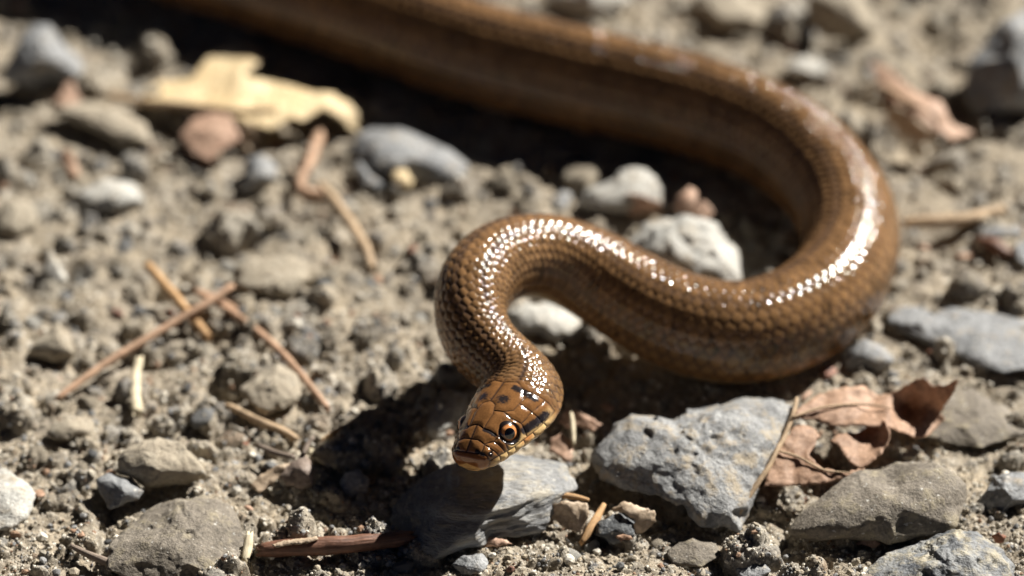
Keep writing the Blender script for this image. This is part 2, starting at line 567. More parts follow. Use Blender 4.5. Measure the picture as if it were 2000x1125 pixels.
stone('stone', [(1064, 418), (1079, 388), (1099, 370), (1117, 378), (1104, 414)], 'blue', 'narrow light blue-grey stone standing behind the raised loop', zc=1.5, cuts=10, sub=4, seed=55)
stone('stone', [(1465, 548), (1476, 532), (1492, 530), (1508, 562), (1474, 569)], 'pale', 'little pale angular stone in the shade inside the bend', zc=1.4, cuts=9, sub=4, seed=57)
stone('rock', [(690, 262), (730, 250), (779, 250), (828, 271), (871, 290), (910, 319), (900, 350), (850, 356), (790, 350), (735, 330), (700, 300)], 'blue',
      'broad flat grey stone along the far body shadow', zc=2.2, thick=0.55, flat=0.75, rough=0.6, cuts=7, sub=5, seed=61)
stone('stone', [(471, 345), (483, 312), (516, 297), (549, 325), (544, 352), (509, 370), (474, 377)], 'blue', 'pale blue angular stone below the yellow leaf', zc=2.2, thick=0.9, flat=0.3, cuts=13, sub=4, seed=63)
stone('stone', [(688, 328), (703, 313), (725, 343), (756, 361), (746, 380), (706, 367)], 'blue', 'slanting light grey stone beside the cream pebble', zc=1.4, cuts=8, sub=4, seed=65)
stone('rock', [(4, 138), (24, 88), (64, 52), (92, 48), (116, 72), (160, 120), (166, 156), (100, 164), (48, 166), (12, 162)], 'blue', 'pointed grey stone with its steep side in deep shade', zc=5.0, thick=0.95, flat=0.15, cuts=8, sub=5, seed=67, cat='rock')
stone('rock', [(1884, 180), (1895, 125), (1927, 71), (1956, 43), (2000, 14), (2060, 0), (2090, 120), (2050, 215), (2000, 218), (1956, 218), (1908, 226)], 'blue', 'big rounded blue-grey rock past the dry grey-pink leaf', zc=7.0, thick=0.9, flat=0.3, cuts=8, sub=5, seed=71, cat='rock')
stone('stone', [(1574, 40), (1585, -14), (1660, -28), (1704, 5), (1712, 60), (1660, 78), (1610, 72)], 'tan', 'tan stone with a hollow dark face behind the far strand', zc=4.0, flat=0.2, cuts=8, sub=4, seed=73)
stone('stone', [(1848, 573), (1856, 547), (1885, 526), (1906, 533), (1932, 563), (1908, 588), (1871, 590)], 'brown', 'round brown stone with one dark side near the flat slab', zc=2.6, thick=0.95, flat=0.1, cuts=7, sub=4, seed=75)
stone('stone', [(1976, 512), (1985, 478), (2025, 463), (2040, 520), (2000, 528)], 'blue', 'smooth grey stone beside the red-brown chip', zc=1.8, cuts=8, sub=4, seed=77)
stone('stone', [(1908, 985), (1929, 957), (1944, 934), (1985, 925), (2020, 925), (2020, 985), (1967, 997), (1929, 1000)], 'blue', 'glossy blue-grey stone with a sharp edge next to the brown-grey rock', zc=2.2, thick=0.85, flat=0.25, cuts=13, sub=5, seed=79)
stone('rock', [(217, 928), (224, 897), (245, 872), (273, 856), (315, 860), (350, 867), (378, 895), (401, 925), (378, 943), (332, 948), (280, 948)], 'tan', 'rough tan-grey rock with a black hollow beneath, above the sharp dark stone', zc=4.2, thick=0.8, flat=0.1, rough=1.4, cuts=9, sub=5, seed=83, cat='rock')
stone('rock', [(222, 1060), (262, 1026), (290, 1000), (332, 975), (385, 975), (434, 989), (453, 1016), (467, 1047), (478, 1100), (470, 1128), (420, 1140), (315, 1130), (225, 1104)], 'brown',
      'broad flat brown-grey rock sunk in the soil beside the pale wood chip', zc=1.6, thick=0.6, flat=0.85, rough=1.1, cuts=7, sub=6, seed=87, cat='rock', pits=0.4)
stone('stone', [(187, 937), (210, 926), (252, 937), (289, 956), (280, 976), (241, 990), (217, 997), (194, 969)], 'blue', 'sharp-edged dark blue-grey stone casting a black shadow', zc=2.6, thick=0.9, flat=0.35, rough=0.7, cuts=14, sub=4, seed=89)
stone('stone', [(-30, 935), (0, 920), (40, 933), (67, 970), (57, 1010), (30, 1027), (-30, 1034)], 'pale', 'pale grey-green stone lying flat in gravel by itself', zc=1.4, thick=0.6, flat=0.8, sub=5, seed=91)
stone('stone', [(93, 842), (115, 824), (150, 813), (182, 823), (187, 846), (150, 860), (110, 859)], 'tan', 'small oval tan stone with a shaded underside', zc=1.8, sub=4, seed=93)
stone('stone', [(468, 762), (500, 735), (540, 713), (577, 735), (587, 770), (560, 802), (520, 808), (485, 792)], 'tan', 'lumpy tan stone just past the end of the crossed needle', zc=2.4, rough=1.5, sub=5, seed=95)
stone('stone', [(661, 947), (675, 925), (700, 918), (720, 935), (716, 962), (690, 974), (668, 964)], 'pale', 'rounded grey stone at the edge of the head shadow', zc=1.6, sub=4, seed=97, flat=0.2)
stone('stone', [(78, 532), (85, 500), (100, 493), (119, 520), (132, 550), (110, 562), (90, 554)], 'pale', 'bright whitish stone with a dark hole beside it', zc=2.0, flat=0.1, sub=4, seed=99)
stone('stone', [(448, 522), (480, 500), (540, 493), (592, 510), (602, 545), (570, 577), (500, 582), (453, 557)], 'tan', 'broad crumbly tan stone between the bent twig and the crossed needles', zc=2.0, rough=1.5, flat=0.6, sub=5, seed=101)
stone('stone', [(1150, 1047), (1170, 1020), (1210, 1003), (1237, 1020), (1238, 1047), (1200, 1063)], 'dark', 'dark grey knobbly stone below the folded leaf scrap', zc=1.8, rough=1.6, flat=0.2, sub=4, seed=103, pits=0.6)
stone('stone', [(883, 1102), (905, 1085), (940, 1083), (957, 1100), (942, 1120), (900, 1122)], 'blue', 'squarish dark blue stone at the tip of the head shadow', zc=0.9, flat=0.4, sub=4, seed=105)
stone('stone', [(1890, 473), (1920, 446), (1991, 441), (2003, 457), (1952, 470)], 'blue', 'long narrow grey stone below the tan stick', zc=1.4, sub=4, seed=107)
stone('stone', [(58, 692), (75, 650), (110, 633), (147, 655), (152, 692), (110, 704)], 'tan', 'humped grey-tan stone near the foot of the long needle', zc=1.9, rough=1.5, flat=0.3, sub=4, seed=109)
stone('pebble', [(1598, 730), (1606, 717), (1626, 714), (1637, 727), (1628, 742), (1606, 742)], 'red', 'small pinkish red pebble at the belly of the snake', zc=1.1, sub=3, seed=111, cat='pebble')
stone('pebble', [(764, 348), (772, 332), (792, 331), (808, 352), (800, 368), (780, 366)], 'cream', 'small cream-yellow pebble on the broad grey stone', zc=2.8, sub=3, seed=113, cat='pebble')
stone('stone', [(94, 214), (160, 198), (224, 210), (282, 242), (298, 282), (240, 284), (160, 250)], 'tan', 'long sloping tan stone beneath the leaf stalk', zc=2.0, rough=1.2, flat=0.6, sub=5, seed=115)
stone('stone', [(148, 382), (200, 350), (270, 358), (292, 395), (230, 412), (170, 408)], 'pale', 'smooth pale stone barely showing in the soil', zc=1.0, flat=0.7, sub=4, seed=117)
stone('stone', [(1530, 140), (1548, 112), (1600, 108), (1618, 135), (1590, 158)], 'pale', 'pale blue stone close behind the arched back', zc=2.0, sub=4, seed=119)
stone('stone', [(1330, 20), (1360, -15), (1440, -20), (1500, 20), (1490, 55), (1400, 62)], 'tan', 'wide tan stone behind the far strand of the body', zc=2.5, flat=0.5, sub=4, seed=121)
stone('stone', [(1060, -10), (1100, -40), (1190, -35), (1240, 0), (1200, 40), (1110, 30)], 'pale', 'whitish stone on the far side of the body', zc=2.5, flat=0.4, sub=4, seed=123)
stone('stone', [(800, 800), (825, 775), (870, 765), (910, 775), (905, 840), (860, 860), (815, 850)], 'pale', 'whitish crusted stone lit between the shadows of neck and loop', zc=1.2, rough=1.6, flat=0.6, sub=5, seed=125)
stone('stone', [(990, 610), (1020, 588), (1080, 590), (1130, 625), (1140, 660), (1080, 668), (1015, 650)], 'pale', 'whitish stone showing through under the raised neck loop', zc=1.6, rough=1.4, flat=0.6, sub=5, seed=127)
stone('stone', [(600, 578), (622, 545), (645, 548), (662, 575), (645, 590), (615, 592)], 'dark', 'dark wedge-shaped stone with the shade of a hole put into its colour', zc=1.5, flat=0.0, sub=4, seed=129)  # dark stone colour stands in for the shadow of a hole
stone('stone', [(1725, 800), (1790, 770), (1900, 760), (1985, 790), (2010, 850), (1900, 870), (1800, 850)], 'brown', 'broad brownish stone flush with the soil behind the curled leaf tip', zc=0.6, flat=0.9, thick=0.4, sub=5, seed=131)
stone('stone', [(0, 395), (20, 380), (60, 395), (75, 440), (40, 462), (0, 455)], 'tan', 'smooth drab stone beyond the whitish stone', zc=1.4, sub=4, seed=133)
stone('stone', [(1300, 1075), (1340, 1050), (1395, 1055), (1410, 1085), (1370, 1105), (1315, 1100)], 'brown', 'flat speckled brown stone beneath the stalk of the brown leaf', zc=0.6, flat=0.8, thick=0.5, sub=4, seed=135)
stone('stone', [(1435, 1110), (1450, 1098), (1490, 1098), (1505, 1115), (1480, 1130), (1445, 1130)], 'blue', 'small smooth grey-blue stone among coarse white grit', zc=0.9, sub=4, seed=137)
HERO = [o for o in COL.objects if o.name.split('.')[0] in ('rock', 'stone', 'stone_slab', 'slate_rock', 'pebble')]

# small loose pebbles, alike but for their place
PEB = []
for k in range(9):
    rng = np.random.default_rng(300 + k)
    v, f = ICO[3]
    v = cut_sphere(v, rng, 12, 0.6, 0.92)
    v = v * (1 + 0.16 * fbm(v * 1.8 + k * 7, 3, k))[:, None] * np.array([1.0, rng.uniform(.65, .95), rng.uniform(.5, .8)])
    PEB.append((v, f))
CLASSES = [('blue', 'small blue-grey pebble half sunk in the pale grit', 'blue-grey pebbles in the grit', 56),
           ('tan', 'small tan pebble half sunk in the pale grit', 'tan pebbles in the grit', 95),
           ('pale', 'small whitish pebble half sunk in the pale grit', 'whitish pebbles in the grit', 60),
           ('dark', 'small dark pebble half sunk in the pale grit', 'dark pebbles in the grit', 14),
           ('red', 'small reddish pebble half sunk in the pale grit', 'reddish pebbles in the grit', 16)]
import re


def short(lbl):
    t = re.split(r' (?:with|under|below|beside|lying|half|past|inside|at|standing|in|along|behind|near|casting|sunk|by|just|between|beneath|barely|close|on|lit|showing|facing|flush|beyond|among|next|above)\b|,', lbl)[0]
    return t.strip()


LAND = [(o.location.x, o.location.y, max(o.dimensions.x, o.dimensions.y) * 0.5, short(o['label'])) for o in HERO if o.name.split('.')[0] != 'pebble']
cnt = {}
for l_ in LAND: cnt[l_[3]] = cnt.get(l_[3], 0) + 1
LAND = [l_ for l_ in LAND if cnt[l_[3]] == 1]


def beside(x, y, reach):
    best_ = min(LAND, key=lambda l_: math.hypot(x - l_[0], y - l_[1]) - l_[2])
    return best_[3] if math.hypot(x - best_[0], y - best_[1]) - best_[2] < reach else None


hero_c = [(o.location.x, o.location.y, max(o.dimensions.x, o.dimensions.y) * 0.45) for o in HERO]
taken = []
for cls, label, grp, count in CLASSES:
    meshes = [np_mesh('pebble', v, f, True) for v, f in PEB]
    for me in meshes:
        me.materials.append(MAT[cls])
    placed, tries = 0, 0
    while placed < count and tries < 6000:
        tries += 1
        px, py = random.uniform(-20, 2020), random.uniform(-10, 1140)
        x, y, _ = gp(px, py)
        r = min(3.6, max(0.9, math.exp(random.gauss(math.log(1.5), 0.38)))) * MM
        if py > 950: r *= 0.75
        if near_snake(x, y, r): continue
        if any(math.hypot(x - a, y - b) < c + r * 0.6 for a, b, c in hero_c): continue
        if any(math.hypot(x - a, y - b) < (c + r) * 0.8 for a, b, c in taken): continue
        taken.append((x, y, r))
        o = link('pebble', random.choice(meshes), loc=(x, y, ground_z(x, y) + r * random.uniform(-0.3, 0.15)))
        o.scale = (r, r * random.uniform(.8, 1.1), r * random.uniform(.75, 1.1))
        o.rotation_euler = (random.uniform(-.5, .5), random.uniform(-.5, .5), random.uniform(0, 6.28))
        nb_ = beside(x, y, 0.009)
        tag(o, label.replace('half sunk in the pale grit', 'beside the ' + nb_) if nb_ else label, 'pebble', grp)
        placed += 1

# grit: far too many grains to count
gv, gf, gcol = [], [], []
nv = 0
cols_g = np.array([(0.24, 0.24, 0.24), (0.33, 0.285, 0.215), (0.62, 0.58, 0.50), (0.13, 0.13, 0.13), (0.27, 0.17, 0.11), (0.40, 0.36, 0.29)])
cw = np.array([.16, .33, .20, .03, .05, .23])
grng = np.random.default_rng(5)
base1 = [cut_sphere(ICO[1][0], grng, 6, 0.6, 0.9) for _ in range(6)]
base2 = [cut_sphere(ICO[2][0], grng, 9, 0.6, 0.92) for _ in range(6)]
for k in range(14000):
    near = k < 4200
    if near:
        px, py = grng.uniform(-30, 2030), grng.uniform(640, 1150)
    else:
        px, py = grng.uniform(-40, 2040), grng.uniform(-40, 1150)
    x, y, _ = gp(px, py)
    r = float(np.clip(np.exp(grng.normal(math.log(0.42), 0.45)), 0.15, 1.3)) * MM
    bv, bf = (base2[k % 6], ICO[2][1]) if near and r > 0.0004 else (base1[k % 6], ICO[1][1])
    if near and bv is base2[k % 6] and k % 2: bv, bf = base1[k % 6], ICO[1][1]
    a = grng.uniform(0, 6.28); t = grng.uniform(-.8, .8)
    Rm = np.array([[math.cos(a), -math.sin(a), 0], [math.sin(a), math.cos(a), 0], [0, 0, 1]]) @ np.array([[1, 0, 0], [0, math.cos(t), -math.sin(t)], [0, math.sin(t), math.cos(t)]])
    vv = (bv * np.array([1, grng.uniform(.6, 1), grng.uniform(.5, .9)])) @ Rm.T * r + np.array([x, y, ground_z(x, y) + r * grng.uniform(-0.35, 0.3)])
    gv.append(vv); gf.append(bf + nv); nv += len(vv)
    gcol.append(np.repeat((cols_g[grng.choice(6, p=cw)] * grng.uniform(.7, 1.25))[None], len(vv), 0))
for k in range(15000):
    px, py = grng.uniform(-30, 2030), 1150 - 330 * grng.uniform(0, 1) ** 1.5
    x, y, _ = gp(px, py)
    r = float(np.clip(np.exp(grng.normal(math.log(0.21), 0.4)), 0.09, 0.6)) * MM
    bv = base1[k % 6]
    vv = bv * grng.uniform(.6, 1, 3) * r + np.array([x, y, ground_z(x, y) + r * grng.uniform(-0.2, 0.4)])
    gv.append(vv); gf.append(ICO[1][1] + nv); nv += len(vv)
    gcol.append(np.repeat((cols_g[grng.choice(6, p=[.18, .22, .32, .05, .08, .15])] * grng.uniform(.7, 1.3))[None], len(vv), 0))
M = NT('grit_grains')
at = M.n('ShaderNodeAttribute', attribute_name='Col')
gc = M.n('ShaderNodeTexCoord').outputs['Object']
n1 = M.noise(gc, 2200, 3, 0.6)
M.l(M.mix(0.8, at.outputs['Color'], M.ramp(n1, [(0.3, (0.6, 0.6, 0.6)), (0.7, (1.35, 1.35, 1.35))]), 'MULTIPLY'), M.b.inputs['Base Color'])
M.b.inputs['Roughness'].default_value = 0.8
M.l(M.bump(n1, 0.6, 0.0003), M.b.inputs['Normal'])
grit = link('grit', np_mesh('grit', np.vstack(gv), np.vstack(gf), False, np.vstack(gcol)), M.m)
tag(grit, 'loose mixed grit strewn over the soil', 'grit', kind='stuff')


# ------------------------------------------------------------------ twigs, needles and chips
def wood_mat(name, c1, c2, rough=0.7, scale=500):
    M = NT(name)
    tc = M.n('ShaderNodeTexCoord').outputs['UV']
    ob = objcoord(M)
    mp = M.n('ShaderNodeMapping')
    mp.inputs['Scale'].default_value = (26, 3, 1)
    M.l(tc, mp.inputs[0])
    a = M.noise(mp.outputs[0], 1.0, 5, 0.6)
    b = M.noise(ob, scale, 4, 0.6)
    base = M.ramp(a, [(0.3, c1), (0.7, c2)])
    base = M.mix(0.7, base, M.ramp(b, [(0.3, (0.6, 0.6, 0.6)), (0.7, (1.35, 1.35, 1.35))]), 'MULTIPLY')
    M.l(base, M.b.inputs['Base Color'])
    M.b.inputs['Roughness'].default_value = rough
    nb = M.bump(a, 0.6, 0.0003)
    M.l(M.bump(b, 0.4, 0.0003, nb), M.b.inputs['Normal'])
    return M.m


MAT['needle'] = wood_mat('dry_needle', (0.34, 0.20, 0.125), (0.52, 0.34, 0.22))
MAT['orange_wood'] = wood_mat('orange_straw', (0.36, 0.20, 0.08), (0.56, 0.35, 0.17))
MAT['pale_wood'] = wood_mat('pale_straw', (0.56, 0.47, 0.31), (0.74, 0.66, 0.48))
MAT['bark'] = wood_mat('red_brown_bark', (0.10, 0.045, 0.028), (0.24, 0.12, 0.075), 0.5)
MAT['grey_twig'] = wood_mat('grey_twig', (0.15, 0.11, 0.085), (0.30, 0.24, 0.19))
MAT['tan_wood'] = wood_mat('tan_stick', (0.34, 0.23, 0.13), (0.54, 0.40, 0.26))


def tube_mesh(name, P, R, sides=10, seed=0, wob=0.12, flatten=1.0, step=0.0006):
    P = np.asarray(P, float); R = np.asarray(R, float)
    D = catmull(np.hstack([P, R[:, None]]), 16)
    sg = np.concatenate([[0], np.cumsum(np.linalg.norm(np.diff(D[:, :3], axis=0), axis=1))])
    n = max(8, int(sg[-1] / step))
    s = np.linspace(0, sg[-1], n)
    D = np.stack([np.interp(s, sg, D[:, k]) for k in range(4)], 1)
    T = np.gradient(D[:, :3], axis=0); T /= np.linalg.norm(T, axis=1)[:, None]
    up = np.array([0, 0, 1.0])
    L = np.cross(up, T); L /= np.linalg.norm(L, axis=1)[:, None]
    U = np.cross(T, L)
    ph = np.linspace(0, 2 * math.pi, sides, endpoint=False)
    V = []
    for i in range(n):
        q = np.stack([np.cos(ph), np.sin(ph), np.full(sides, s[i] * 350)], 1)
        w = 1 + wob * 2 * noise3(q * np.array([1.2, 1.2, 1]) + seed * 5.3, seed)
        end = min(1.0, 0.82 + min(i, n - 1 - i) * 0.12)
        r = D[i, 3] * w * end
        V.append(D[i, :3] + np.outer(np.cos(ph) * r, L[i]) + np.outer(np.sin(ph) * r * flatten, U[i]))
    jr = np.random.default_rng(seed + 50)
    V[0] = V[0] - np.outer(jr.uniform(-.2, 1.0, sides) * D[0, 3], T[0])
    V[-1] = V[-1] + np.outer(jr.uniform(-.2, 1.0, sides) * D[-1, 3], T[-1])
    V = np.vstack(V)
    idx = np.arange(n * sides).reshape(n, sides)
    F_ = np.stack([idx[:-1], np.roll(idx, -1, 1)[:-1], np.roll(idx, -1, 1)[1:], idx[1:]], -1).reshape(-1, 4)
    e0, e1 = len(V), len(V) + 1
    V = np.vstack([V, D[0, :3], D[-1, :3]])
    caps = [(e0, idx[0, (j + 1) % sides], idx[0, j], idx[0, j]) for j in range(sides)] + [(e1, idx[-1, j], idx[-1, (j + 1) % sides], idx[-1, (j + 1) % sides]) for j in range(sides)]
    bm = bmesh.new()
    vs_ = [bm.verts.new(p) for p in V]
    uvl = bm.loops.layers.uv.new('UVMap')
    for fidx, q in enumerate(F_):
        fc = bm.faces.new([vs_[j] for j in q])
        fc.smooth = True
        i, j = divmod(fidx, sides)
        for lp, (a, b) in zip(fc.loops, ((j, i), (j + 1, i), (j + 1, i + 1), (j, i + 1))):
            lp[uvl].uv = (a / sides, b * step * 60)
    for q in caps:
        bm.faces.new([vs_[q[0]], vs_[q[1]], vs_[q[2]]])
    me = bpy.data.meshes.new(name)
    bm.to_mesh(me); bm.free()
    return me


def twig(name, pts_, rad_px, mat, label, cat='twig', group=None, parent=None, sides=10, seed=0, wob=0.12, flatten=1.0):
    """pts_: photo pixel and height in mm of the stick's middle"""
    W = np.array([gp(x, y, z * MM) for x, y, z in pts_])
    rad_px = rad_px if isinstance(rad_px, (list, tuple)) else [rad_px] * len(pts_)
    R = np.array([r * px_size(x, y) for r, (x, y, z) in zip(rad_px, pts_)])
    if parent is None:
        C = W.mean(0)
        o = link(name, tube_mesh(name, W - C, R, sides, seed, wob, flatten), MAT[mat], loc=C)
    else:
        o = link(name, tube_mesh(name, W - np.array(parent.location), R, sides, seed, wob, flatten), MAT[mat], parent=parent)
    if label: tag(o, label, cat, group)
    return o


twig('dry_needle', [(112, 778, 1.6), (210, 708, 2.6), (330, 636, 3.6), (400, 595, 4.6), (452, 560, 5.0)], [6.5, 8, 8, 8, 7], 'needle', 'long pinkish brown needle lying over two shorter ones', 'needle', seed=1)
twig('dry_needle', [(288, 518, 4.2), (345, 585, 2.8), (406, 658, 1.4)], [9, 11, 9], 'orange_wood', 'short thick orange needle pinned under the long one', 'needle', seed=2)
twig('dry_needle', [(384, 568, 2.6), (470, 622, 2.6), (560, 700, 2.8), (640, 798, 1.6)], [6, 7.5, 8, 6.5], 'needle', 'long brown needle reaching into the loop shadow', 'needle', seed=3)
twig('dry_needle', [(382, 566, 1.6), (425, 585, 2.0), (472, 612, 1.6)], [5, 7, 5], 'needle', 'short reddish needle beside the fork of the crossed needles', 'needle', seed=4)
twig('wood_chip', [(272, 700, 3.0), (263, 750, 2.0), (268, 805, 1.4)], [8, 11, 11], 'pale_wood', 'straw-white splinter standing in the grit near the long needle', 'wood chip', seed=5, flatten=0.6)
twig('twig', [(628, 362, 3.2), (660, 402, 3.4), (692, 450, 2.8), (714, 488, 2.2), (726, 524, 1.4)], [9, 11, 11, 11, 8], 'tan_wood', 'bent tan twig with a black shadow below the yellow leaf', seed=6)
twig('twig', [(622, 268, 3.0), (604, 318, 3.2), (588, 350, 3.0), (592, 376, 2.8), (640, 380, 3.0)], [14, 11, 9, 12, 10], 'needle', 'crooked pinkish stem scrap joined to the bent tan twig', seed=7, wob=0.25)
thick_twig = twig('twig', [(512, 1074, 2.2), (560, 1070, 2.6), (640, 1066, 2.9), (730, 1058, 2.8), (800, 1050, 2.2)], [15, 17, 18, 17, 16], 'bark', 'thick red-brown twig with peeling bark running into the head shadow', seed=8, sides=18, wob=0.08)
twig('twig', [(138, 1066, 2.2), (190, 1090, 1.4), (250, 1110, 1.1), (330, 1128, 0.8)], [5, 8, 8, 8], 'grey_twig', 'thin grey twig poking up by the broad flat rock', seed=9, wob=0.2)
twig('twig', [(446, 792, 2.6), (500, 820, 2.2), (548, 840, 1.8), (580, 858, 1.6)], [7, 8, 8, 7], 'tan_wood', 'tan twig leading to the withered grey leaf', seed=10)
twig('wood_chip', [(606, 882, 2.2), (645, 900, 2.4), (690, 914, 1.8)], [10, 15, 9], 'pale_wood', 'pale split wood chip at the withered grey leaf', 'wood chip', seed=11, flatten=0.5, wob=0.25)
twig('twig', [(1136, 1060, 0.8), (1156, 1028, 1.8), (1180, 985, 2.6)], [6, 9, 5], 'orange_wood', 'short orange-brown stick beside the dark knobbly stone', seed=12)
twig('twig', [(1058, 971, 4.0), (1105, 968, 4.2), (1150, 976, 3.6)], [4, 6, 4], 'orange_wood', 'fine curved tan straw on the slate rock', seed=13)
twig('twig', [(1768, 436, 2.4), (1830, 432, 2.6), (1895, 428, 2.6), (1958, 408, 2.2)], [11, 13, 13, 9], 'tan_wood', 'tan stick lying beside the outer bend of the snake', seed=14, wob=0.2)
twig('twig', [(1255, 520, 1.4), (1290, 523, 1.8), (1322, 538, 1.6)], [8, 10, 12], 'tan_wood', 'tan twig end between the pale rough rock and the body', seed=15)
twig('wood_chip', [(488, 1042, 2.8), (484, 1068, 1.8), (478, 1096, 1.0)], [7, 10, 8], 'pale_wood', 'pale upright wood chip at the end of the thick twig', 'wood chip', seed=16, flatten=0.5)
twig('twig', [(626, 862, 1.6), (655, 842, 2.0), (690, 822, 1.6)], [3, 4, 3], 'orange_wood', 'hair-thin orange rootlet in the loop shadow', seed=17)
twig('bark_chip', [(1915, 470, 1.8), (1945, 482, 2.0), (1972, 500, 1.6)], [10, 15, 10], 'bark', 'red-brown bark chip above the smooth grey stone', 'bark chip', seed=18, wob=0.25)
twig('wood_chip', [(1200, 660, 1.0), (1212, 672, 1.2), (1226, 690, 0.8)], [5, 6, 4], 'pale_wood', 'pale straw tip under the lifted strand', 'wood chip', seed=19)


# ------------------------------------------------------------------ leaves
def leaf_mat(name, c1, c2, spot, under=None, rough=0.6, vein=900, trans=0.12):
    M = NT(name)
    ob = objcoord(M)
    a = M.noise(ob, 130, 5, 0.6)
    b = M.noise(ob, 800, 4, 0.6)
    base = M.ramp(a, [(0.3, c1), (0.7, c2)])
    base = M.mix(0.75, base, M.ramp(b, [(0.28, (0.55, 0.52, 0.5)), (0.72, (1.3, 1.3, 1.3))]), 'MULTIPLY')
    s = M.noise(ob, 330, 3, 0.6)
    base = M.mix(M.ramp(s, [(0.62, (0, 0, 0)), (0.7, (0.7, 0.7, 0.7))]), base, spot)
    vo = M.n('ShaderNodeTexVoronoi', feature='DISTANCE_TO_EDGE')
    vo.inputs['Scale'].default_value = vein
    M.l(ob, vo.inputs['Vector'])
    ve = M.ramp(vo.outputs['Distance'], [(0.0, (0.72, 0.66, 0.6)), (0.09, (1, 1, 1))])
    base = M.mix(0.7, base, ve, 'MULTIPLY')
    M.l(base, M.b.inputs['Base Color'])
    M.b.inputs['Roughness'].default_value = rough
    M.b.inputs['Specular IOR Level'].default_value = 0.35
    nb = M.bump(b, 0.5, 0.0004)
    M.l(M.bump(ve, 0.25, 0.0003, nb), M.b.inputs['Normal'])
    # a little light passes through dry leaf
    tr = M.n('ShaderNodeBsdfTranslucent')
    M.l(base, tr.inputs['Color'])
    mx = M.n('ShaderNodeMixShader')
    mx.inputs[0].default_value = trans
    M.l(M.b.outputs[0], mx.inputs[1]); M.l(tr.outputs[0], mx.inputs[2])
    out = [n for n in M.t.nodes if n.type == 'OUTPUT_MATERIAL'][0]
    M.l(mx.outputs[0], out.inputs[0])
    return M.m


MAT['leaf_yellow'] = leaf_mat('dry_yellow_leaf', (0.70, 0.53, 0.29), (0.84, 0.70, 0.45), (0.58, 0.50, 0.25))
MAT['leaf_pink'] = leaf_mat('dry_pink_leaf', (0.50, 0.32, 0.23), (0.68, 0.48, 0.36), (0.40, 0.23, 0.16))
MAT['leaf_brown'] = leaf_mat('dry_brown_leaf', (0.38, 0.235, 0.155), (0.66, 0.45, 0.32), (0.26, 0.15, 0.10), trans=0.28)
MAT['leaf_grey'] = leaf_mat('withered_grey_leaf', (0.20, 0.155, 0.125), (0.34, 0.28, 0.24), (0.13, 0.09, 0.07), trans=0.04)
MAT['leaf_tan'] = leaf_mat('dry_tan_leaf', (0.44, 0.34, 0.24), (0.64, 0.52, 0.39), (0.24, 0.16, 0.10), trans=0.06)
MAT['leaf_red'] = leaf_mat('red_brown_scrap', (0.24, 0.10, 0.06), (0.40, 0.20, 0.13), (0.14, 0.06, 0.04), trans=0.04)


def inside(poly, x, y):
    c = False
    n = len(poly)
    for i in range(n):
        x1, y1 = poly[i][:2]; x2, y2 = poly[(i + 1) % n][:2]
        if (y1 > y) != (y2 > y) and x < (x2 - x1) * (y - y1) / (y2 - y1) + x1:
            c = not c
    return c


def blade_mesh(name, outline, extra, C, seed, step=7.0, rag=2.2, wrinkle=0.55, thick=0.22):
    rng = random.Random(seed)
    ctl = np.array(list(outline) + list(extra), float)
    b = []
    n = len(outline)
    for i in range(n):
        p, q = outline[i], outline[(i + 1) % n]
        m = max(1, int(math.hypot(q[0] - p[0], q[1] - p[1]) / (step * 0.8)))
        for k in range(m):
            t = k / m
            j = rag if k else rag * 0.3
            b.append((p[0] + (q[0] - p[0]) * t + rng.uniform(-j, j), p[1] + (q[1] - p[1]) * t + rng.uniform(-j, j)))
    v2 = [Vector(p) for p in b]
    edges = [(i, (i + 1) % len(b)) for i in range(len(b))]
    xs = [p[0] for p in b]; ys = [p[1] for p in b]
    y = min(ys)
    while y < max(ys):
        x = min(xs)
        while x < max(xs):
            X_, Y_ = x + rng.uniform(-2, 2), y + rng.uniform(-2, 2)
            if inside(b, X_, Y_) and min((X_ - p[0]) ** 2 + (Y_ - p[1]) ** 2 for p in b) > (step * 0.45) ** 2:
                v2.append(Vector((X_, Y_)))
            x += step
        y += step * 0.87
    vo, _, fo, _, _, _ = delaunay_2d_cdt(v2, edges, [list(range(len(b)))], 1, 0.01)
    P = []
    V2 = np.array([(v.x, v.y) for v in vo])
    sc_ = 60.0
    kern = lambda a, b: np.sqrt(((a[:, None, :] - b[None, :, :]) ** 2).sum(-1) / sc_ ** 2 + 0.05)
    c2 = ctl[:, :2]
    m_ = ctl[:, 2].mean()
    wt = np.linalg.solve(kern(c2, c2) + 0.02 * np.eye(len(c2)) * -1, ctl[:, 2] - m_)
    z = np.clip(kern(V2, c2) @ wt + m_, ctl[:, 2].min() - 1, ctl[:, 2].max() + 2)
    q = np.stack([V2[:, 0], V2[:, 1], np.full(len(V2), seed * 3.7)], 1)
    z = z + wrinkle * (1.3 * noise3(q / 55.0, seed) + 0.9 * noise3(q / 20.0, seed + 2))
    for (x, y), zz in zip(V2, z):
        P.append(gp(x, y, zz * MM) - C)
    me = bpy.data.meshes.new(name)
    bm = bmesh.new()
    vv = [bm.verts.new(p) for p in P]
    for f in fo:
        fc = bm.faces.new([vv[i] for i in f]); fc.smooth = True
    bmesh.ops.recalc_face_normals(bm, faces=bm.faces)
    bm.normal_update()
    if sum(f.normal.z for f in bm.faces) < 0:
        bmesh.ops.reverse_faces(bm, faces=bm.faces)
    bm.normal_update()
    bmesh.ops.solidify(bm, geom=list(bm.faces), thickness=thick * MM)
    bm.to_mesh(me); bm.free()
    return me


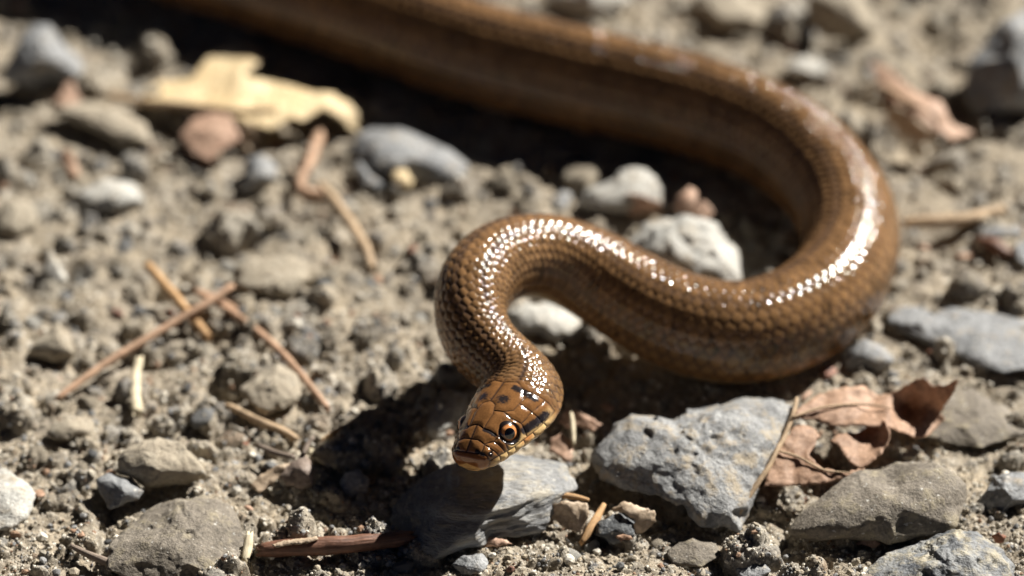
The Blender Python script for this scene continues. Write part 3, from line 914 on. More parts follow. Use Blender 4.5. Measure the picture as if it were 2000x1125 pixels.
def leaf(name, label, blades, stalks=(), cat='leaf', group=None, seed=1):
    """blades: (part, outline[(px,py,z mm)], extra inner heights, material); stalks: (part, pts, radius px, material)"""
    allp = np.array([gp(x, y, z * MM) for bl in blades for x, y, z in bl[1]])
    C = allp.mean(0); C[2] = allp[:, 2].min()
    if len(blades) == 1 and not stalks:
        o = link(name, blade_mesh(name, blades[0][1], blades[0][2], C, seed), MAT[blades[0][3]], loc=C)
        return tag(o, label, cat, group)
    root = link(name, None, loc=C)
    tag(root, label, cat, group)
    for i, (part, outl, ex, mat) in enumerate(blades):
        link(part, blade_mesh(part, outl, ex, C, seed + i), MAT[mat], parent=root)
    for i, (part, pts_, r, mat) in enumerate(stalks):
        W = np.array([gp(x, y, z * MM) for x, y, z in pts_]) - C
        r = r if isinstance(r, (list, tuple)) else [r] * len(pts_)
        R = np.array([a * px_size(x, y) for a, (x, y, z) in zip(r, pts_)])
        link(part, tube_mesh(part, W, R, 8, seed + i, 0.15), MAT[mat], parent=root)
    return root


link('peeled_bark', blade_mesh('peeled_bark', [(530, 1063, 4.2), (552, 1056, 4.6), (585, 1052, 4.8), (618, 1047, 5.1), (622, 1053, 4.9), (600, 1060, 4.7), (565, 1063, 4.5), (540, 1068, 4.2)], [], np.array(thick_twig.location), 5, 5.0, 1.0, 0.15), MAT['leaf_tan'], parent=thick_twig)
leaf('yellow_leaf', 'large dry yellow lobed leaf arching over its own shadow, stalk outstretched', [
    ('blade', [(284, 204, 3.5), (280, 176, 3.2), (312, 160, 3.4), (368, 156, 3.8), (400, 116, 4.2), (432, 96, 4.6), (480, 86, 5.2), (513, 99, 5.4), (505, 124, 5.8), (476, 146, 5.6),
               (520, 158, 4.8), (568, 168, 4.8), (608, 180, 5), (648, 182, 5), (682, 200, 4.6), (704, 228, 3.4), (702, 262, 1.0), (680, 250, 2.2), (656, 224, 4.6), (624, 214, 5.4), (592, 236, 5), (568, 232, 5.2),
               (524, 254, 4.8), (480, 238, 5), (400, 218, 4.6), (340, 210, 4.2)], [(440, 150, 5), (460, 195, 5.4), (540, 200, 5.6), (620, 198, 5.8)], 'leaf_yellow'),
    ('lower_lobe', [(350, 266, 3.2), (372, 236, 4.4), (400, 216, 5), (450, 226, 6), (470, 272, 4.5), (434, 292, 3.6), (412, 314, 2.6), (380, 304, 2.6)], [(415, 255, 5.2)], 'leaf_pink'),
    ('torn_strip', [(466, 234, 6), (492, 244, 6), (504, 262, 3.5), (500, 290, 1.6), (482, 300, 1.2), (470, 270, 3)], [], 'leaf_tan'),
], [('stalk', [(212, 188, 2.6), (250, 194, 3.0), (290, 200, 3.8), (340, 204, 4.6), (400, 210, 5.6), (470, 216, 5.8), (540, 212, 6.0)], [9, 8, 8, 8, 7, 5, 3], 'tan_wood')], seed=3)

leaf('brown_leaf', 'torn curled brown leaf leaning on the big pitted rock', [
    ('blade', [(1491, 949, 5), (1510, 900, 6.5), (1528, 859, 7.5), (1559, 827, 8), (1589, 836, 7.5), (1602, 851, 7), (1580, 889, 6.5), (1604, 912, 6.3), (1646, 923, 6.3), (1689, 913, 6.5),
               (1664, 932, 6), (1612, 944, 5.4), (1551, 946, 5)], [(1550, 880, 6.8), (1570, 920, 5.9)], 'leaf_brown'),
    ('upper_lobe', [(1547, 817, 9), (1559, 798, 9.5), (1596, 772, 9), (1642, 757, 9), (1687, 753, 8.5), (1717, 772, 7), (1740, 768, 8), (1778, 749, 10), (1804, 736, 12), (1819, 753, 10), (1846, 753, 11),
                    (1873, 740, 14), (1855, 779, 9), (1834, 806, 5), (1846, 817, 4), (1816, 849, 3.5), (1789, 857, 4.5), (1763, 844, 6), (1732, 832, 8), (1702, 832, 8.5), (1672, 830, 8), (1623, 832, 7.5), (1581, 817, 8.5)],
     [(1640, 790, 8.5), (1700, 800, 7), (1770, 800, 3.5), (1800, 820, 5), (1740, 805, 8)], 'leaf_brown'),
    ('curled_flap', [(1621, 859, 7), (1642, 847, 7), (1676, 844, 6.2), (1702, 825, 6.4), (1727, 819, 9), (1739, 844, 9), (1734, 870, 7.6), (1710, 896, 6.5), (1680, 914, 6), (1657, 900, 6.2), (1642, 874, 6.6)],
     [(1680, 872, 5.8), (1705, 858, 6)], 'leaf_brown'),
], [('stalk', [(1429, 1022, 1.5), (1448, 992, 3), (1470, 958, 4.6), (1498, 917, 6.4), (1515, 885, 7.4), (1534, 848, 8.2), (1550, 806, 9.2), (1556, 778, 9.8)], [8, 6.5, 6, 5.5, 5, 5, 4.5, 3], 'tan_wood'),
    ('vein', [(1520, 880, 7.4), (1560, 893, 6.7), (1610, 918, 6.4), (1660, 923, 6.6)], [3, 2.5, 2, 1.5], 'tan_wood'),
    ('vein', [(1548, 815, 9.6), (1610, 795, 9.2), (1690, 790, 8.2), (1740, 798, 8.4)], [3, 2.5, 2, 1.5], 'tan_wood')], seed=11)

leaf('grey_pink_leaf', 'dry grey-pink leaf propped over a dark hollow behind the outer bend', [
    ('blade', [(1698, 122, 4), (1735, 133, 6), (1771, 168, 8), (1799, 186, 9), (1837, 197, 9), (1860, 240, 6), (1901, 262, 3), (1858, 274, 4.5), (1821, 252, 7), (1771, 216, 8), (1749, 201, 7), (1732, 208, 6), (1719, 171, 5)],
     [(1780, 195, 9)], 'leaf_pink'),
    ('lower_lobe', [(1728, 212, 4), (1748, 206, 6.5), (1790, 232, 6), (1830, 262, 4), (1800, 282, 1.5), (1755, 262, 1.8), (1732, 238, 2)], [], 'leaf_tan'),
], [('stalk', [(1690, 170, 1.6), (1715, 165, 3.2), (1760, 190, 8.6), (1840, 235, 8)], [5, 5, 5, 3], 'tan_wood')], seed=23)

leaf('leaf_scrap', 'pinkish leaf scraps with a straw beside the cheek of the snake', [
    ('blade', [(1090, 822, 2.5), (1107, 798, 4), (1135, 805, 4.5), (1175, 827, 4), (1160, 843, 2.5), (1132, 832, 3), (1112, 838, 2)], [], 'leaf_pink'),
    ('lower_lobe', [(1076, 856, 1.5), (1096, 846, 3), (1118, 862, 3), (1117, 905, 1.5), (1090, 890, 2), (1072, 880, 1.2)], [], 'leaf_pink')],
     [('stalk', [(1116, 808, 5), (1119, 838, 4.2), (1120, 868, 3)], [4, 5, 4], 'pale_wood')], cat='leaf scrap', seed=31)
leaf('withered_leaf', 'withered grey fan-shaped leaf beside the pale split chip', [
    ('blade', [(544, 930, 3), (572, 900, 4.5), (592, 886, 5), (608, 900, 4.5), (614, 920, 4), (610, 948, 2.5), (588, 955, 2), (560, 948, 2)], [(588, 915, 5.2)], 'leaf_grey'),
    ('torn_strip', [(488, 948, 1.6), (512, 925, 2.8), (545, 908, 4), (572, 902, 4.2), (555, 922, 3), (530, 945, 2), (505, 962, 1.2)], [], 'leaf_tan')],
     [('stalk', [(592, 888, 5), (602, 866, 5.6), (612, 855, 6)], [6, 5, 4], 'grey_twig'), ('stalk', [(505, 870, 3), (540, 885, 3.5), (575, 893, 4.2)], [5, 6, 5], 'grey_twig')], seed=37)
leaf('leaf_scrap', 'thin tan leaf scrap standing between slate rock and orange stick', [
    ('blade', [(1066, 1004, 2.0), (1080, 984, 4.2), (1110, 978, 5), (1147, 982, 5), (1152, 1000, 4), (1135, 1046, 1.0), (1110, 1034, 1.4), (1090, 1020, 1.4)], [], 'leaf_tan')], cat='leaf scrap', seed=41)
leaf('leaf_scrap', 'folded tan leaf scrap hanging over the dark knobbly stone', [
    ('blade', [(1195, 994, 3.5), (1220, 978, 5), (1250, 990, 5), (1278, 997, 4.5), (1282, 1018, 3), (1254, 1042, 1), (1234, 1044, 0.8), (1240, 1014, 4), (1224, 1004, 5)], [], 'leaf_tan')], cat='leaf scrap', seed=43)
leaf('leaf_scrap', 'pink curled scraps like petals on the pale rough rock', [
    ('blade', [(1312, 405, 6), (1330, 378, 8.5), (1345, 364, 9), (1362, 376, 8.5), (1358, 396, 8), (1340, 410, 7), (1325, 415, 6)], [], 'leaf_pink'),
    ('lower_lobe', [(1330, 424, 6), (1352, 402, 8), (1378, 393, 8.5), (1394, 412, 8), (1384, 428, 7), (1360, 436, 6)], [], 'leaf_pink')], cat='leaf scrap', seed=47)
leaf('leaf_scrap', 'brown leaf scrap draped over the rounded pale grey stone', [
    ('blade', [(1200, 400, 5), (1225, 378, 6.5), (1262, 385, 7), (1292, 395, 6), (1288, 412, 4), (1250, 414, 3.5), (1240, 426, 2), (1220, 412, 3)], [], 'leaf_pink')], cat='leaf scrap', seed=49)
leaf('leaf_scrap', 'small star-shaped pinkish leaf bit in front of the brown-grey rock', [
    ('blade', [(1672, 1062, 1.0), (1682, 1048, 2), (1684, 1034, 3.4), (1696, 1030, 3.8), (1708, 1042, 3), (1706, 1054, 2), (1720, 1062, 1.2), (1710, 1070, 0.8), (1690, 1066, 1)], [], 'leaf_pink')], cat='leaf scrap', seed=53)
leaf('leaf_scrap', 'reddish leaf bit lying before the slate rock', [
    ('blade', [(918, 1052, 1.2), (940, 1056, 1.6), (962, 1048, 2.2), (990, 1054, 1.8), (1000, 1062, 1.2), (960, 1068, 0.8), (935, 1066, 0.8)], [], 'leaf_pink')], cat='leaf scrap', seed=57)
leaf('leaf_scrap', 'pale tan leaf chip on the smooth brown-grey rock', [
    ('blade', [(1824, 992, 4), (1840, 985, 4.6), (1862, 996, 4), (1872, 1010, 3), (1850, 1006, 3.4)], [], 'leaf_tan')], cat='leaf scrap', seed=59)
leaf('leaf_scrap', 'tan curled leaf bit by the thin grey twig', [
    ('blade', [(308, 1108, 2.0), (322, 1098, 3), (345, 1098, 3), (360, 1110, 2), (345, 1122, 1), (322, 1122, 1)], [], 'leaf_tan')], cat='leaf scrap', seed=61)
leaf('leaf_scrap', 'pinkish stem-like scrap near the pointed grey stone', [
    ('blade', [(98, 200, 1.6), (118, 186, 2.6), (128, 160, 4), (142, 156, 4.4), (150, 182, 3), (158, 198, 2), (130, 210, 1.4)], [], 'leaf_pink')], cat='leaf scrap', seed=63)
leaf('leaf_scrap', 'small orange-brown scrap alone on the pale soil', [
    ('blade', [(118, 296, 2), (132, 290, 3), (148, 312, 2.4), (156, 340, 1.2), (140, 346, 1), (124, 322, 1.6)], [], 'leaf_brown')], cat='leaf scrap', seed=65)
leaf('leaf_scrap', 'dark red scrap beside the mottled silvery rock', [
    ('blade', [(1936, 1046, 2), (1950, 1040, 3), (1966, 1048, 2.4), (1960, 1060, 1.4), (1944, 1060, 1)], [], 'leaf_red')], cat='leaf scrap', seed=67)
leaf('leaf_scrap', 'pinkish scrap in the shade below the neck loop', [
    ('blade', [(1108, 662, 1.6), (1130, 648, 2.4), (1160, 652, 2.6), (1170, 664, 2), (1140, 674, 1.2)], [], 'leaf_pink')], cat='leaf scrap', seed=69)
fr = random.Random(77)
for k in range(34):
    px, py = fr.uniform(10, 1990), fr.uniform(420, 1115)
    x, y, _ = gp(px, py)
    if near_snake(x, y, 0.002): continue
    gz = ground_z(x, y) / MM
    a0 = fr.uniform(0, 6.28); L_ = fr.uniform(8, 19); w_ = fr.uniform(.3, .7)
    outl = []
    for j in range(7):
        a = j / 7 * 6.28
        u, v = math.cos(a) * L_ * fr.uniform(.7, 1.1), math.sin(a) * L_ * w_ * fr.uniform(.6, 1.2)
        outl.append((px + u * math.cos(a0) - v * math.sin(a0), py + (u * math.sin(a0) + v * math.cos(a0)) * .7, gz + 0.5 + fr.uniform(0, 1.4)))
    mt = fr.choice(['leaf_red', 'leaf_brown', 'leaf_tan', 'leaf_pink'])
    word = {'leaf_red': 'dark red-brown', 'leaf_brown': 'brown', 'leaf_tan': 'tan', 'leaf_pink': 'pinkish'}[mt]
    leaf('leaf_crumb', f'tiny {word} leaf crumb lying in the grit', [('blade', outl, [], mt)], cat='leaf crumb', group=f'{word} leaf crumbs in the grit', seed=200 + k)

# ------------------------------------------------------------------ the snake
NPHI = 220
d_all = (S_END - s_u) / MM                                # mm behind the tip of the snout
# rows: dense on the head, fine on the raised neck, coarser on the blurred far strand
rows_d = [0.0]
while rows_d[-1] < d_all[0] - 0.5:
    d = rows_d[-1]
    if d < 0.6: st = 0.012 + d * 0.12
    elif d < 19: st = 0.11
    elif d < 190: st = 0.21
    elif d < 330: st = 0.27
    else: st = 0.5
    rows_d.append(d + st)
rows_d = np.array(rows_d)[::-1]
ii = np.clip(((S_END - rows_d * MM) / STEP), 0, len(s_u) - 1)
row = np.stack([np.interp(ii, np.arange(len(s_u)), spine[:, k]) for k in range(4)], 1)
Tn = np.stack([np.interp(ii, np.arange(len(s_u)), np.gradient(spine[:, k])) for k in range(3)], 1)
Tn /= np.linalg.norm(Tn, axis=1)[:, None]
upv = np.array([0, 0, 1.0])
Lf = np.cross(upv, Tn); Lf /= np.linalg.norm(Lf, axis=1)[:, None]     # the snake's own left
Uf = np.cross(Tn, Lf)
roll = (math.radians(16) * (1 - sstep(14, 40, rows_d)))[:, None]
Lf, Uf = Lf * np.cos(roll) + Uf * np.sin(roll), Uf * np.cos(roll) - Lf * np.sin(roll)
NR = len(rows_d)
D = rows_d
# head outline against distance from the tip (mm)
hd = np.array([0, .25, .8, 1.6, 2.8, 4.5, 7.3, 10, 13, 16, 19, 22, 26, 32])
hw = np.array([0, 1.9, 3.05, 3.8, 4.45, 5.05, 5.85, 6.5, 7.2, 7.55, 7.35, 6.75, 6.1, 5.7])
ht = np.array([0, .9, 1.5, 2.05, 2.65, 3.3, 4.15, 4.75, 5.0, 5.1, 5.1, 5.2, 5.4, 5.6])
hb = np.array([0, 1.4, 2.0, 2.35, 2.6, 2.85, 3.2, 3.6, 4.0, 4.3, 4.6, 4.9, 5.2, 5.4])
tq = np.sqrt(np.maximum(D, 0))


def prof(vals):
    k = np.interp(tq, np.sqrt(hd), vals)
    g = np.exp(-0.5 * (np.arange(-14, 15) / 5.0) ** 2); g /= g.sum()
    p = np.concatenate([np.full(14, k[0]), k, np.full(14, k[-1])])
    sm = np.convolve(p, g, mode='valid')
    w = sstep(0.8, 2.5, D)
    return sm * w + k * (1 - w)


HS = 1.10
body_w = row[:, 3] / MM
hm = sstep(24, 34, D)                                     # 0 on the head, 1 on the body
W = HS * prof(hw) * (1 - hm) + body_w * 0.96 * hm
HT = HS * prof(ht) * (1 - hm) + body_w * 1.04 * hm
HB = HS * prof(hb) * (1 - hm) + body_w * 0.98 * hm
ridge = 0.20 * sstep(120, 220, D)
phi = np.linspace(-math.pi, math.pi, NPHI, endpoint=False)
PH, DD = np.meshgrid(phi, D)
A = np.abs(PH)
cs, sn = np.cos(PH), np.sin(PH)
nt = (2.5 * (1 - hm) + 2.05 * hm)[:, None]
nbm = (2.3 * (1 - hm) + 2.6 * hm)[:, None]
ex = np.where(cs >= 0, 2 / nt, 2 / nbm)
sx = np.sign(sn) * np.abs(sn) ** ex
cz = np.sign(cs) * np.abs(cs) ** ex
LX = W[:, None] * sx * (1 - ridge[:, None] * np.clip(cs, 0, 1) ** 1.3)
LX = LX * (1 - 0.29 * ((1 - hm) * sstep(1.0, 4.0, D))[:, None] * np.clip(cs + 0.10, -0.22, 1))
LZ = np.where(cs >= 0, HT[:, None], HB[:, None]) * cz
tipdrop = 0.0
P = (row[:, None, :3] + (LX[..., None] * Lf[:, None, :] + LZ[..., None] * Uf[:, None, :]) * MM)

# --- normals of the smooth body, for the relief of the scales
dPs = np.gradient(P, axis=0)
dPp = (np.roll(P, -1, 1) - np.roll(P, 1, 1))
N = np.cross(dPp, dPs)
N /= np.linalg.norm(N, axis=2)[..., None] + 1e-12
outw = P - row[:, None, :3]
sgn = np.sign((N * outw).sum(-1)); sgn[sgn == 0] = 1
N *= sgn[..., None]
N[D < 0.02] = F

# --- scales of neck and body: staggered rhombs in 19 rows
Ls = np.interp(D, [16, 24, 40, 120, 220, 400], [1.15, 1.35, 1.7, 2.1, 2.5, 2.6])
aS = np.concatenate([[0], np.cumsum(-np.diff(D) / (0.5 * (Ls[1:] + Ls[:-1])))])
ROWS = 19
ROWW = math.radians(244 / ROWS)
bb = PH / ROWW
aa_ = np.repeat(aS[:, None], NPHI, 1)
best = np.full(PH.shape, 9.0); sec = np.full(PH.shape, 9.0)
cida = np.zeros(PH.shape); cidb = np.zeros(PH.shape)
r0 = np.floor(bb)
for dr in (-1, 0, 1, 2):
    rr = r0 + dr
    off = np.where(np.mod(rr, 2) == 0, 0.0, 0.5)
    ca0 = np.round(aa_ - off)
    for da in (-1, 0, 1):
        ca = ca0 + da + off
        dist = np.abs(aa_ - ca) * 1.0 + np.abs(bb - rr) * 0.62 + 0.45 * np.sqrt((aa_ - ca) ** 2 + (0.62 * (bb - rr)) ** 2)
        m = dist < best
        sec = np.where(m, best, np.minimum(sec, dist))
        cida = np.where(m, ca, cida); cidb = np.where(m, rr, cidb)
        best = np.minimum(best, dist)
edge = sec - best                                          # 0 at the seam between two scales
la, lb = aa_ - cida, bb - cidb                             # place inside the scale, la grows towards the head
hsh = lambda s: (_h((cida * 2).astype(np.int64), cidb.astype(np.int64), np.zeros_like(cida, dtype=np.int64), s) & 0xffff) / 65535.0
rnd1, rnd2, rnd3 = hsh(1), hsh(2), hsh(3)
scale_h = 1.25 * (1 - np.clip(la ** 2 / 0.48 + lb ** 2 / 0.42, 0, 1.5)) + 0.25 * sstep(0.0, 0.16, edge)
scale_h = scale_h + (-la) * 0.18 + (rnd1 - .5) * la * 0.8 + (rnd2 - .5) * lb * 1.5
amp = 0.108 * Ls[:, None] * (0.8 + 0.2 * np.clip(body_w[:, None] / 8, 0, 1.3))
amp = amp * np.interp(D, [0, 60, 88, 135, 165, 215, 250, 320], [1, 1, 0.5, 0.5, 1, 1, 0.85, 0.5])[:, None]
side_w = 1 - sstep(math.radians(118), math.radians(126), A)
# belly plates
vp = np.mod(aa_, 1.0)
vent_e = np.minimum(vp, 1 - vp)
vent_h = sstep(0.0, 0.12, vent_e) * 0.7 - vp * 0.5
nape = sstep(16.0, 19.0, DD)                               # 0 on the head shields
relief = (scale_h * side_w + vent_h * (1 - side_w) * 1.2) * amp * nape

# --- head shields: seams as grooves. (mm behind the tip, degrees from the crown)
SEAMS = [[(0.95, 0), (1.0, 20), (1.25, 42), (1.5, 62)], [(1.5, 62), (1.55, 90), (1.3, 118)],
         [(0.95, 0), (5.9, 0)], [(3.1, 0), (3.2, 18), (2.9, 40)], [(1.25, 42), (2.9, 40)], [(2.9, 40), (4.2, 58), (5.4, 60)],
         [(5.9, 0), (5.4, 17), (5.5, 38), (5.4, 60)], [(5.4, 18), (8.6, 19), (10.6, 11), (11.3, 0)],
         [(5.4, 58), (7.3, 55), (9.6, 56)], [(9.3, 17), (9.9, 36), (9.6, 56)], [(11.3, 0), (16.6, 0)],
         [(9.9, 36), (11.2, 48), (14.0, 48), (16.0, 38), (17.2, 20), (16.6, 0)],
         [(9.6, 56), (10.2, 74), (9.6, 94)], [(1.55, 90), (3.6, 92), (5.6, 95), (9.2, 97), (12.5, 96), (17, 98)],
         [(2.9, 40), (2.9, 66), (3.2, 92)], [(4.3, 58), (4.5, 93)], [(5.5, 60), (5.3, 94)],
         [(10.2, 74), (13.2, 72), (16.8, 76)], [(13, 49), (13.2, 72), (13.6, 96)], [(16, 38), (16.8, 76), (17, 98)],
         [(14.0, 48), (18, 55)], [(17.2, 20), (19.5, 22)], [(17, 0), (19, 0)],
         [(3.3, 92), (3.2, 117)], [(4.9, 94), (4.8, 117)], [(6.6, 96), (6.5, 117)], [(8.7, 97), (8.7, 116)], [(11.0, 97), (11.2, 116)], [(13.8, 97), (14.2, 116)],
         [(1.6, 122), (1.8, 146)], [(3.4, 120), (3.6, 142)], [(5.6, 119), (5.8, 140)], [(8, 118), (8.3, 140)], [(11, 118), (11.4, 140)], [(14, 118), (14.5, 140)],
         [(0.8, 150), (4, 143), (9, 140), (17, 140)]]
MOUTH = [(0.32, 180), (0.36, 160), (0.55, 142), (1.1, 126), (2.4, 120), (5, 118.5), (9, 117), (13, 115), (17.5, 112)]
hsel = D < 21
Dh, Ah = DD[hsel], A[hsel]
Rh = np.maximum(0.3, 0.52 * (W + 0.5 * (HT + HB)))[hsel][:, None]


def poly_dist(line):
    best_ = np.full(Dh.shape, 99.0)
    for (d0, a0), (d1, a1) in zip(line[:-1], line[1:]):
        y0, y1 = math.radians(a0) * Rh, math.radians(a1) * Rh
        ex_, ey_ = d1 - d0, y1 - y0
        px_, py_ = Dh - d0, Ah * Rh - y0
        t = np.clip((px_ * ex_ + py_ * ey_) / (ex_ * ex_ + ey_ * ey_ + 1e-9), 0, 1)
        best_ = np.minimum(best_, np.hypot(px_ - t * ex_, py_ - t * ey_))
    return best_


seam = np.full(Dh.shape, 99.0)
for ln in SEAMS:
    seam = np.minimum(seam, poly_dist(ln))
mouth = poly_dist(MOUTH)
EA = math.radians(71)
eye_r = np.hypot(Dh - EYE_D, (Ah - EA) * Rh)
seam = np.minimum(seam, np.abs(eye_r - 2.0))
nostril = np.hypot(Dh - 2.5, (Ah - math.radians(70)) * Rh)
hrel = -0.13 * np.exp(-(seam / 0.08) ** 2) + 0.13 * sstep(0, 0.9, seam) - 0.16 * np.exp(-(mouth / 0.13) ** 2)
hrel = hrel - 0.9 * (1 - sstep(1.3, 1.9, eye_r)) + 0.16 * np.exp(-((eye_r - 2.1) / 0.35) ** 2) - 0.35 * np.exp(-(nostril / 0.28) ** 2)
hrel = hrel * sstep(0.02, 0.5, Dh)
hw_ = (1 - nape[hsel])
relief[hsel] = relief[hsel] + hrel * np.maximum(hw_, 0.0)
P = P + N * relief[..., None] * MM

# --- colours
C = np.zeros(P.shape)
pos = np.stack([aa_ * 0.6, bb, np.zeros_like(bb)], -1).reshape(-1, 3)
blot = fbm(pos * 0.35, 3, 91).reshape(PH.shape)
brown = np.array([0.165, 0.088, 0.039]); gold = np.array([0.245, 0.142, 0.063]); skin = np.array([0.035, 0.030, 0.034])
orange = np.array([0.36, 0.155, 0.045]); cream = np.array([0.42, 0.28, 0.13])
deg = np.degrees(A)
lerp = lambda a, b, w: a * (1 - w[..., None]) + b * w[..., None]
tint = 0.78 + 0.44 * rnd3 + 0.35 * blot
keel = np.exp(-(lb / 0.28) ** 2) * sstep(-0.6, 0.2, -la + 0.2)
Cb = lerp(np.broadcast_to(brown, P.shape), gold, np.clip(0.25 + 0.5 * keel * sstep(20, 70, deg), 0, 1)) * tint[..., None]
strp = (0.50 + 0.25 * sstep(130, 220, DD) + 0.22 * (1 - sstep(40, 90, DD))) * np.exp(-((deg - 21) / 5.0) ** 2) + 0.30 * np.exp(-((deg - 80) / 7.0) ** 2)
strp = strp * (0.55 + 0.8 * np.clip(blot + .4, 0, 1))
Cb = lerp(Cb, np.array([0.045, 0.030, 0.026]), np.clip(strp, 0, 0.9))
wide = 0.21 + 0.12 * sstep(60, 110, deg)
Cb = lerp(Cb, skin, (1 - sstep(0.02, wide, edge)) * (0.55 + 0.4 * rnd2))
fleck = (rnd1 > 0.90) & (la < -0.12)
Cb = np.where(fleck[..., None], Cb * 0.35, Cb)
low = sstep(98, 120, deg) * np.repeat(sstep(60, 140, D)[:, None], NPHI, 1)
Cb = lerp(Cb, orange * (0.6 + 0.5 * rnd3[..., None]) * (0.35 + 0.65 * sstep(0.02, 0.25, edge))[..., None], low * 0.75)
vid = np.floor(aa_)
vr = (_h(vid.astype(np.int64), (PH > 0).astype(np.int64), np.zeros_like(vid, dtype=np.int64), 9) & 0xffff) / 65535.0
vent = lerp(np.broadcast_to(np.array([0.40, 0.22, 0.085]), P.shape), np.array([0.36, 0.27, 0.15]), np.repeat((1 - sstep(60, 160, D))[:, None], NPHI, 1))
vent = vent * (0.75 + 0.25 * sstep(0.0, 0.1, vent_e))[..., None]
darkblk = ((vr > 0.42) * (1 - sstep(146, 156, deg)) * np.repeat(sstep(90, 150, D)[:, None], NPHI, 1))
vent = lerp(vent, np.array([0.055, 0.055, 0.06]), np.clip(darkblk, 0, .9))
Cb = lerp(Cb, vent, 1 - side_w)
C[:] = Cb
# head
Dq, aq = Dh, np.degrees(Ah)
pq = np.stack([Dq.ravel(), (Ah * Rh).ravel() * np.sign(PH[hsel]).ravel(), np.zeros(Dq.size)], -1)
hn = fbm(pq * 0.55, 4, 131).reshape(Dq.shape)
hn2 = fbm(pq * 2.2, 3, 141).reshape(Dq.shape)
top = np.array([0.205, 0.095, 0.034]); redd = np.array([0.21, 0.075, 0.024]); black = np.array([0.018, 0.016, 0.018]); lip = np.array([0.66, 0.46, 0.21])
Hc = np.broadcast_to(top, Dq.shape + (3,)) * (1 + 0.35 * hn + 0.25 * hn2)[..., None]
Hc = lerp(Hc, redd, (1 - sstep(0.8, 1.9, Dq)) * 0.8)
dk = np.exp(-((Dq - 5.3) / 0.45) ** 2) * sstep(12, 20, aq) * (1 - sstep(50, 62, aq)) * 0.8                       # bar before the eyes
dk = np.maximum(dk, np.exp(-((Dq - 1.35) / 0.35) ** 2) * sstep(14, 26, aq) * (1 - sstep(58, 70, aq)) * 0.85)      # behind the snout plate
dk = np.maximum(dk, np.exp(-(((Dq - 12.2) / 1.5) ** 2 + ((aq - 18) / 17) ** 2)) * 0.66)                            # crown blotches
dk = np.maximum(dk, np.exp(-(((Dq - 15.6) / 0.85) ** 2)) * sstep(12, 22, aq) * (1 - sstep(60, 75, aq)) * 0.8)
dk = np.maximum(dk, np.exp(-((aq - 84 - (Dq - 9) * 1.0) / 6.5) ** 2) * sstep(8.6, 9.6, Dq) * (1 - sstep(14.5, 17, Dq)) * 0.97)   # bar behind the eye
dk = np.maximum(dk, np.exp(-(((Dq - 2.2) / 0.5) ** 2 + ((aq - 72) / 10) ** 2)) * 0.85)
dk = sstep(0.22, 0.62, dk + 0.35 * hn2)
Hc = lerp(Hc, black, np.clip(dk, 0, 0.97))
li = sstep(80 + 8 * (1 - sstep(5, 6.5, Dq)), 91 + 8 * (1 - sstep(5, 6.5, Dq)), aq + 7 * hn) * sstep(1.2, 2.6, Dq) * (1 - sstep(13.5, 18, Dq))
li = np.maximum(li, sstep(120, 126, aq))
lipc = lerp(np.broadcast_to(lip, Dq.shape + (3,)), np.array([0.52, 0.19, 0.055]), np.exp(-(((Dq - 9.6) / 1.5) ** 2 + ((aq - 100) / 7) ** 2)) * 0.85)
lipc = lipc * (1 + 0.3 * hn2)[..., None]
Hc = lerp(Hc, lipc, li * (1 - np.clip(dk, 0, 1)))
lowsnout = (1 - sstep(0.7, 2.0, Dq)) * sstep(105, 128, aq)
Hc = lerp(Hc, np.array([0.50, 0.29, 0.11]), lowsnout * 0.8)
Hc = lerp(Hc, black, np.exp(-(seam / 0.09) ** 2) * 0.9)
Hc = lerp(Hc, np.array([0.10, 0.04, 0.02]), np.exp(-(mouth / 0.11) ** 2) * 0.85)
spots = np.exp(-((Dq - 4.8) ** 2 + ((aq - 117) / 5) ** 2) / 0.10) + np.exp(-((Dq - 8.7) ** 2 + ((aq - 116) / 5) ** 2) / 0.12)
Hc = lerp(Hc, black, np.clip(spots, 0, .9))
Hc = lerp(Hc, black, 1 - sstep(1.85, 2.1, eye_r))
Hc = lerp(Hc, black, np.exp(-(nostril / 0.3) ** 2))
C[hsel] = C[hsel] * nape[hsel][..., None] + Hc * (1 - nape[hsel])[..., None]
C = np.clip(C, 0.004, 0.9)

idx = np.arange(NR * NPHI).reshape(NR, NPHI)
sf = np.stack([idx[:-1], np.roll(idx, -1, 1)[:-1], np.roll(idx, -1, 1)[1:], idx[1:]], -1).reshape(-1, 4)[:, ::-1]
film = np.repeat(nape.mean(1)[:, None], NPHI, 1) * (0.35 + 0.65 * rnd2)
base_pt = gp(1240, 700, 0)
me = np_mesh('body', P.reshape(-1, 3) - base_pt, sf, True, C.reshape(-1, 3), {'film': film.ravel(), 'seam': sstep(0, .2, edge).ravel()})
M = NT('snake_skin')
at = M.n('ShaderNodeAttribute', attribute_name='Col')
fa = M.n('ShaderNodeAttribute', attribute_name='film')
sc_n = M.noise(objcoord(M), 3000, 3, 0.6)
M.l(M.mix(0.45, at.outputs['Color'], M.ramp(sc_n, [(0.3, (0.7, 0.7, 0.7)), (0.7, (1.25, 1.25, 1.25))]), 'MULTIPLY'), M.b.inputs['Base Color'])
M.b.inputs['Roughness'].default_value = 0.145
M.b.inputs['Specular IOR Level'].default_value = 0.4
M.b.inputs['IOR'].default_value = 1.5
mr = M.n('ShaderNodeMapRange')
mr.inputs['From Min'].default_value = 0; mr.inputs['From Max'].default_value = 1
mr.inputs['To Min'].default_value = 0; mr.inputs['To Max'].default_value = 620
M.l(fa.outputs['Fac'], mr.inputs['Value'])
M.l(mr.outputs[0], M.b.inputs['Thin Film Thickness'])
M.b.inputs['Thin Film IOR'].default_value = 1.42
cw_ = M.n('ShaderNodeMapRange')
cw_.inputs['From Max'].default_value = 0.25
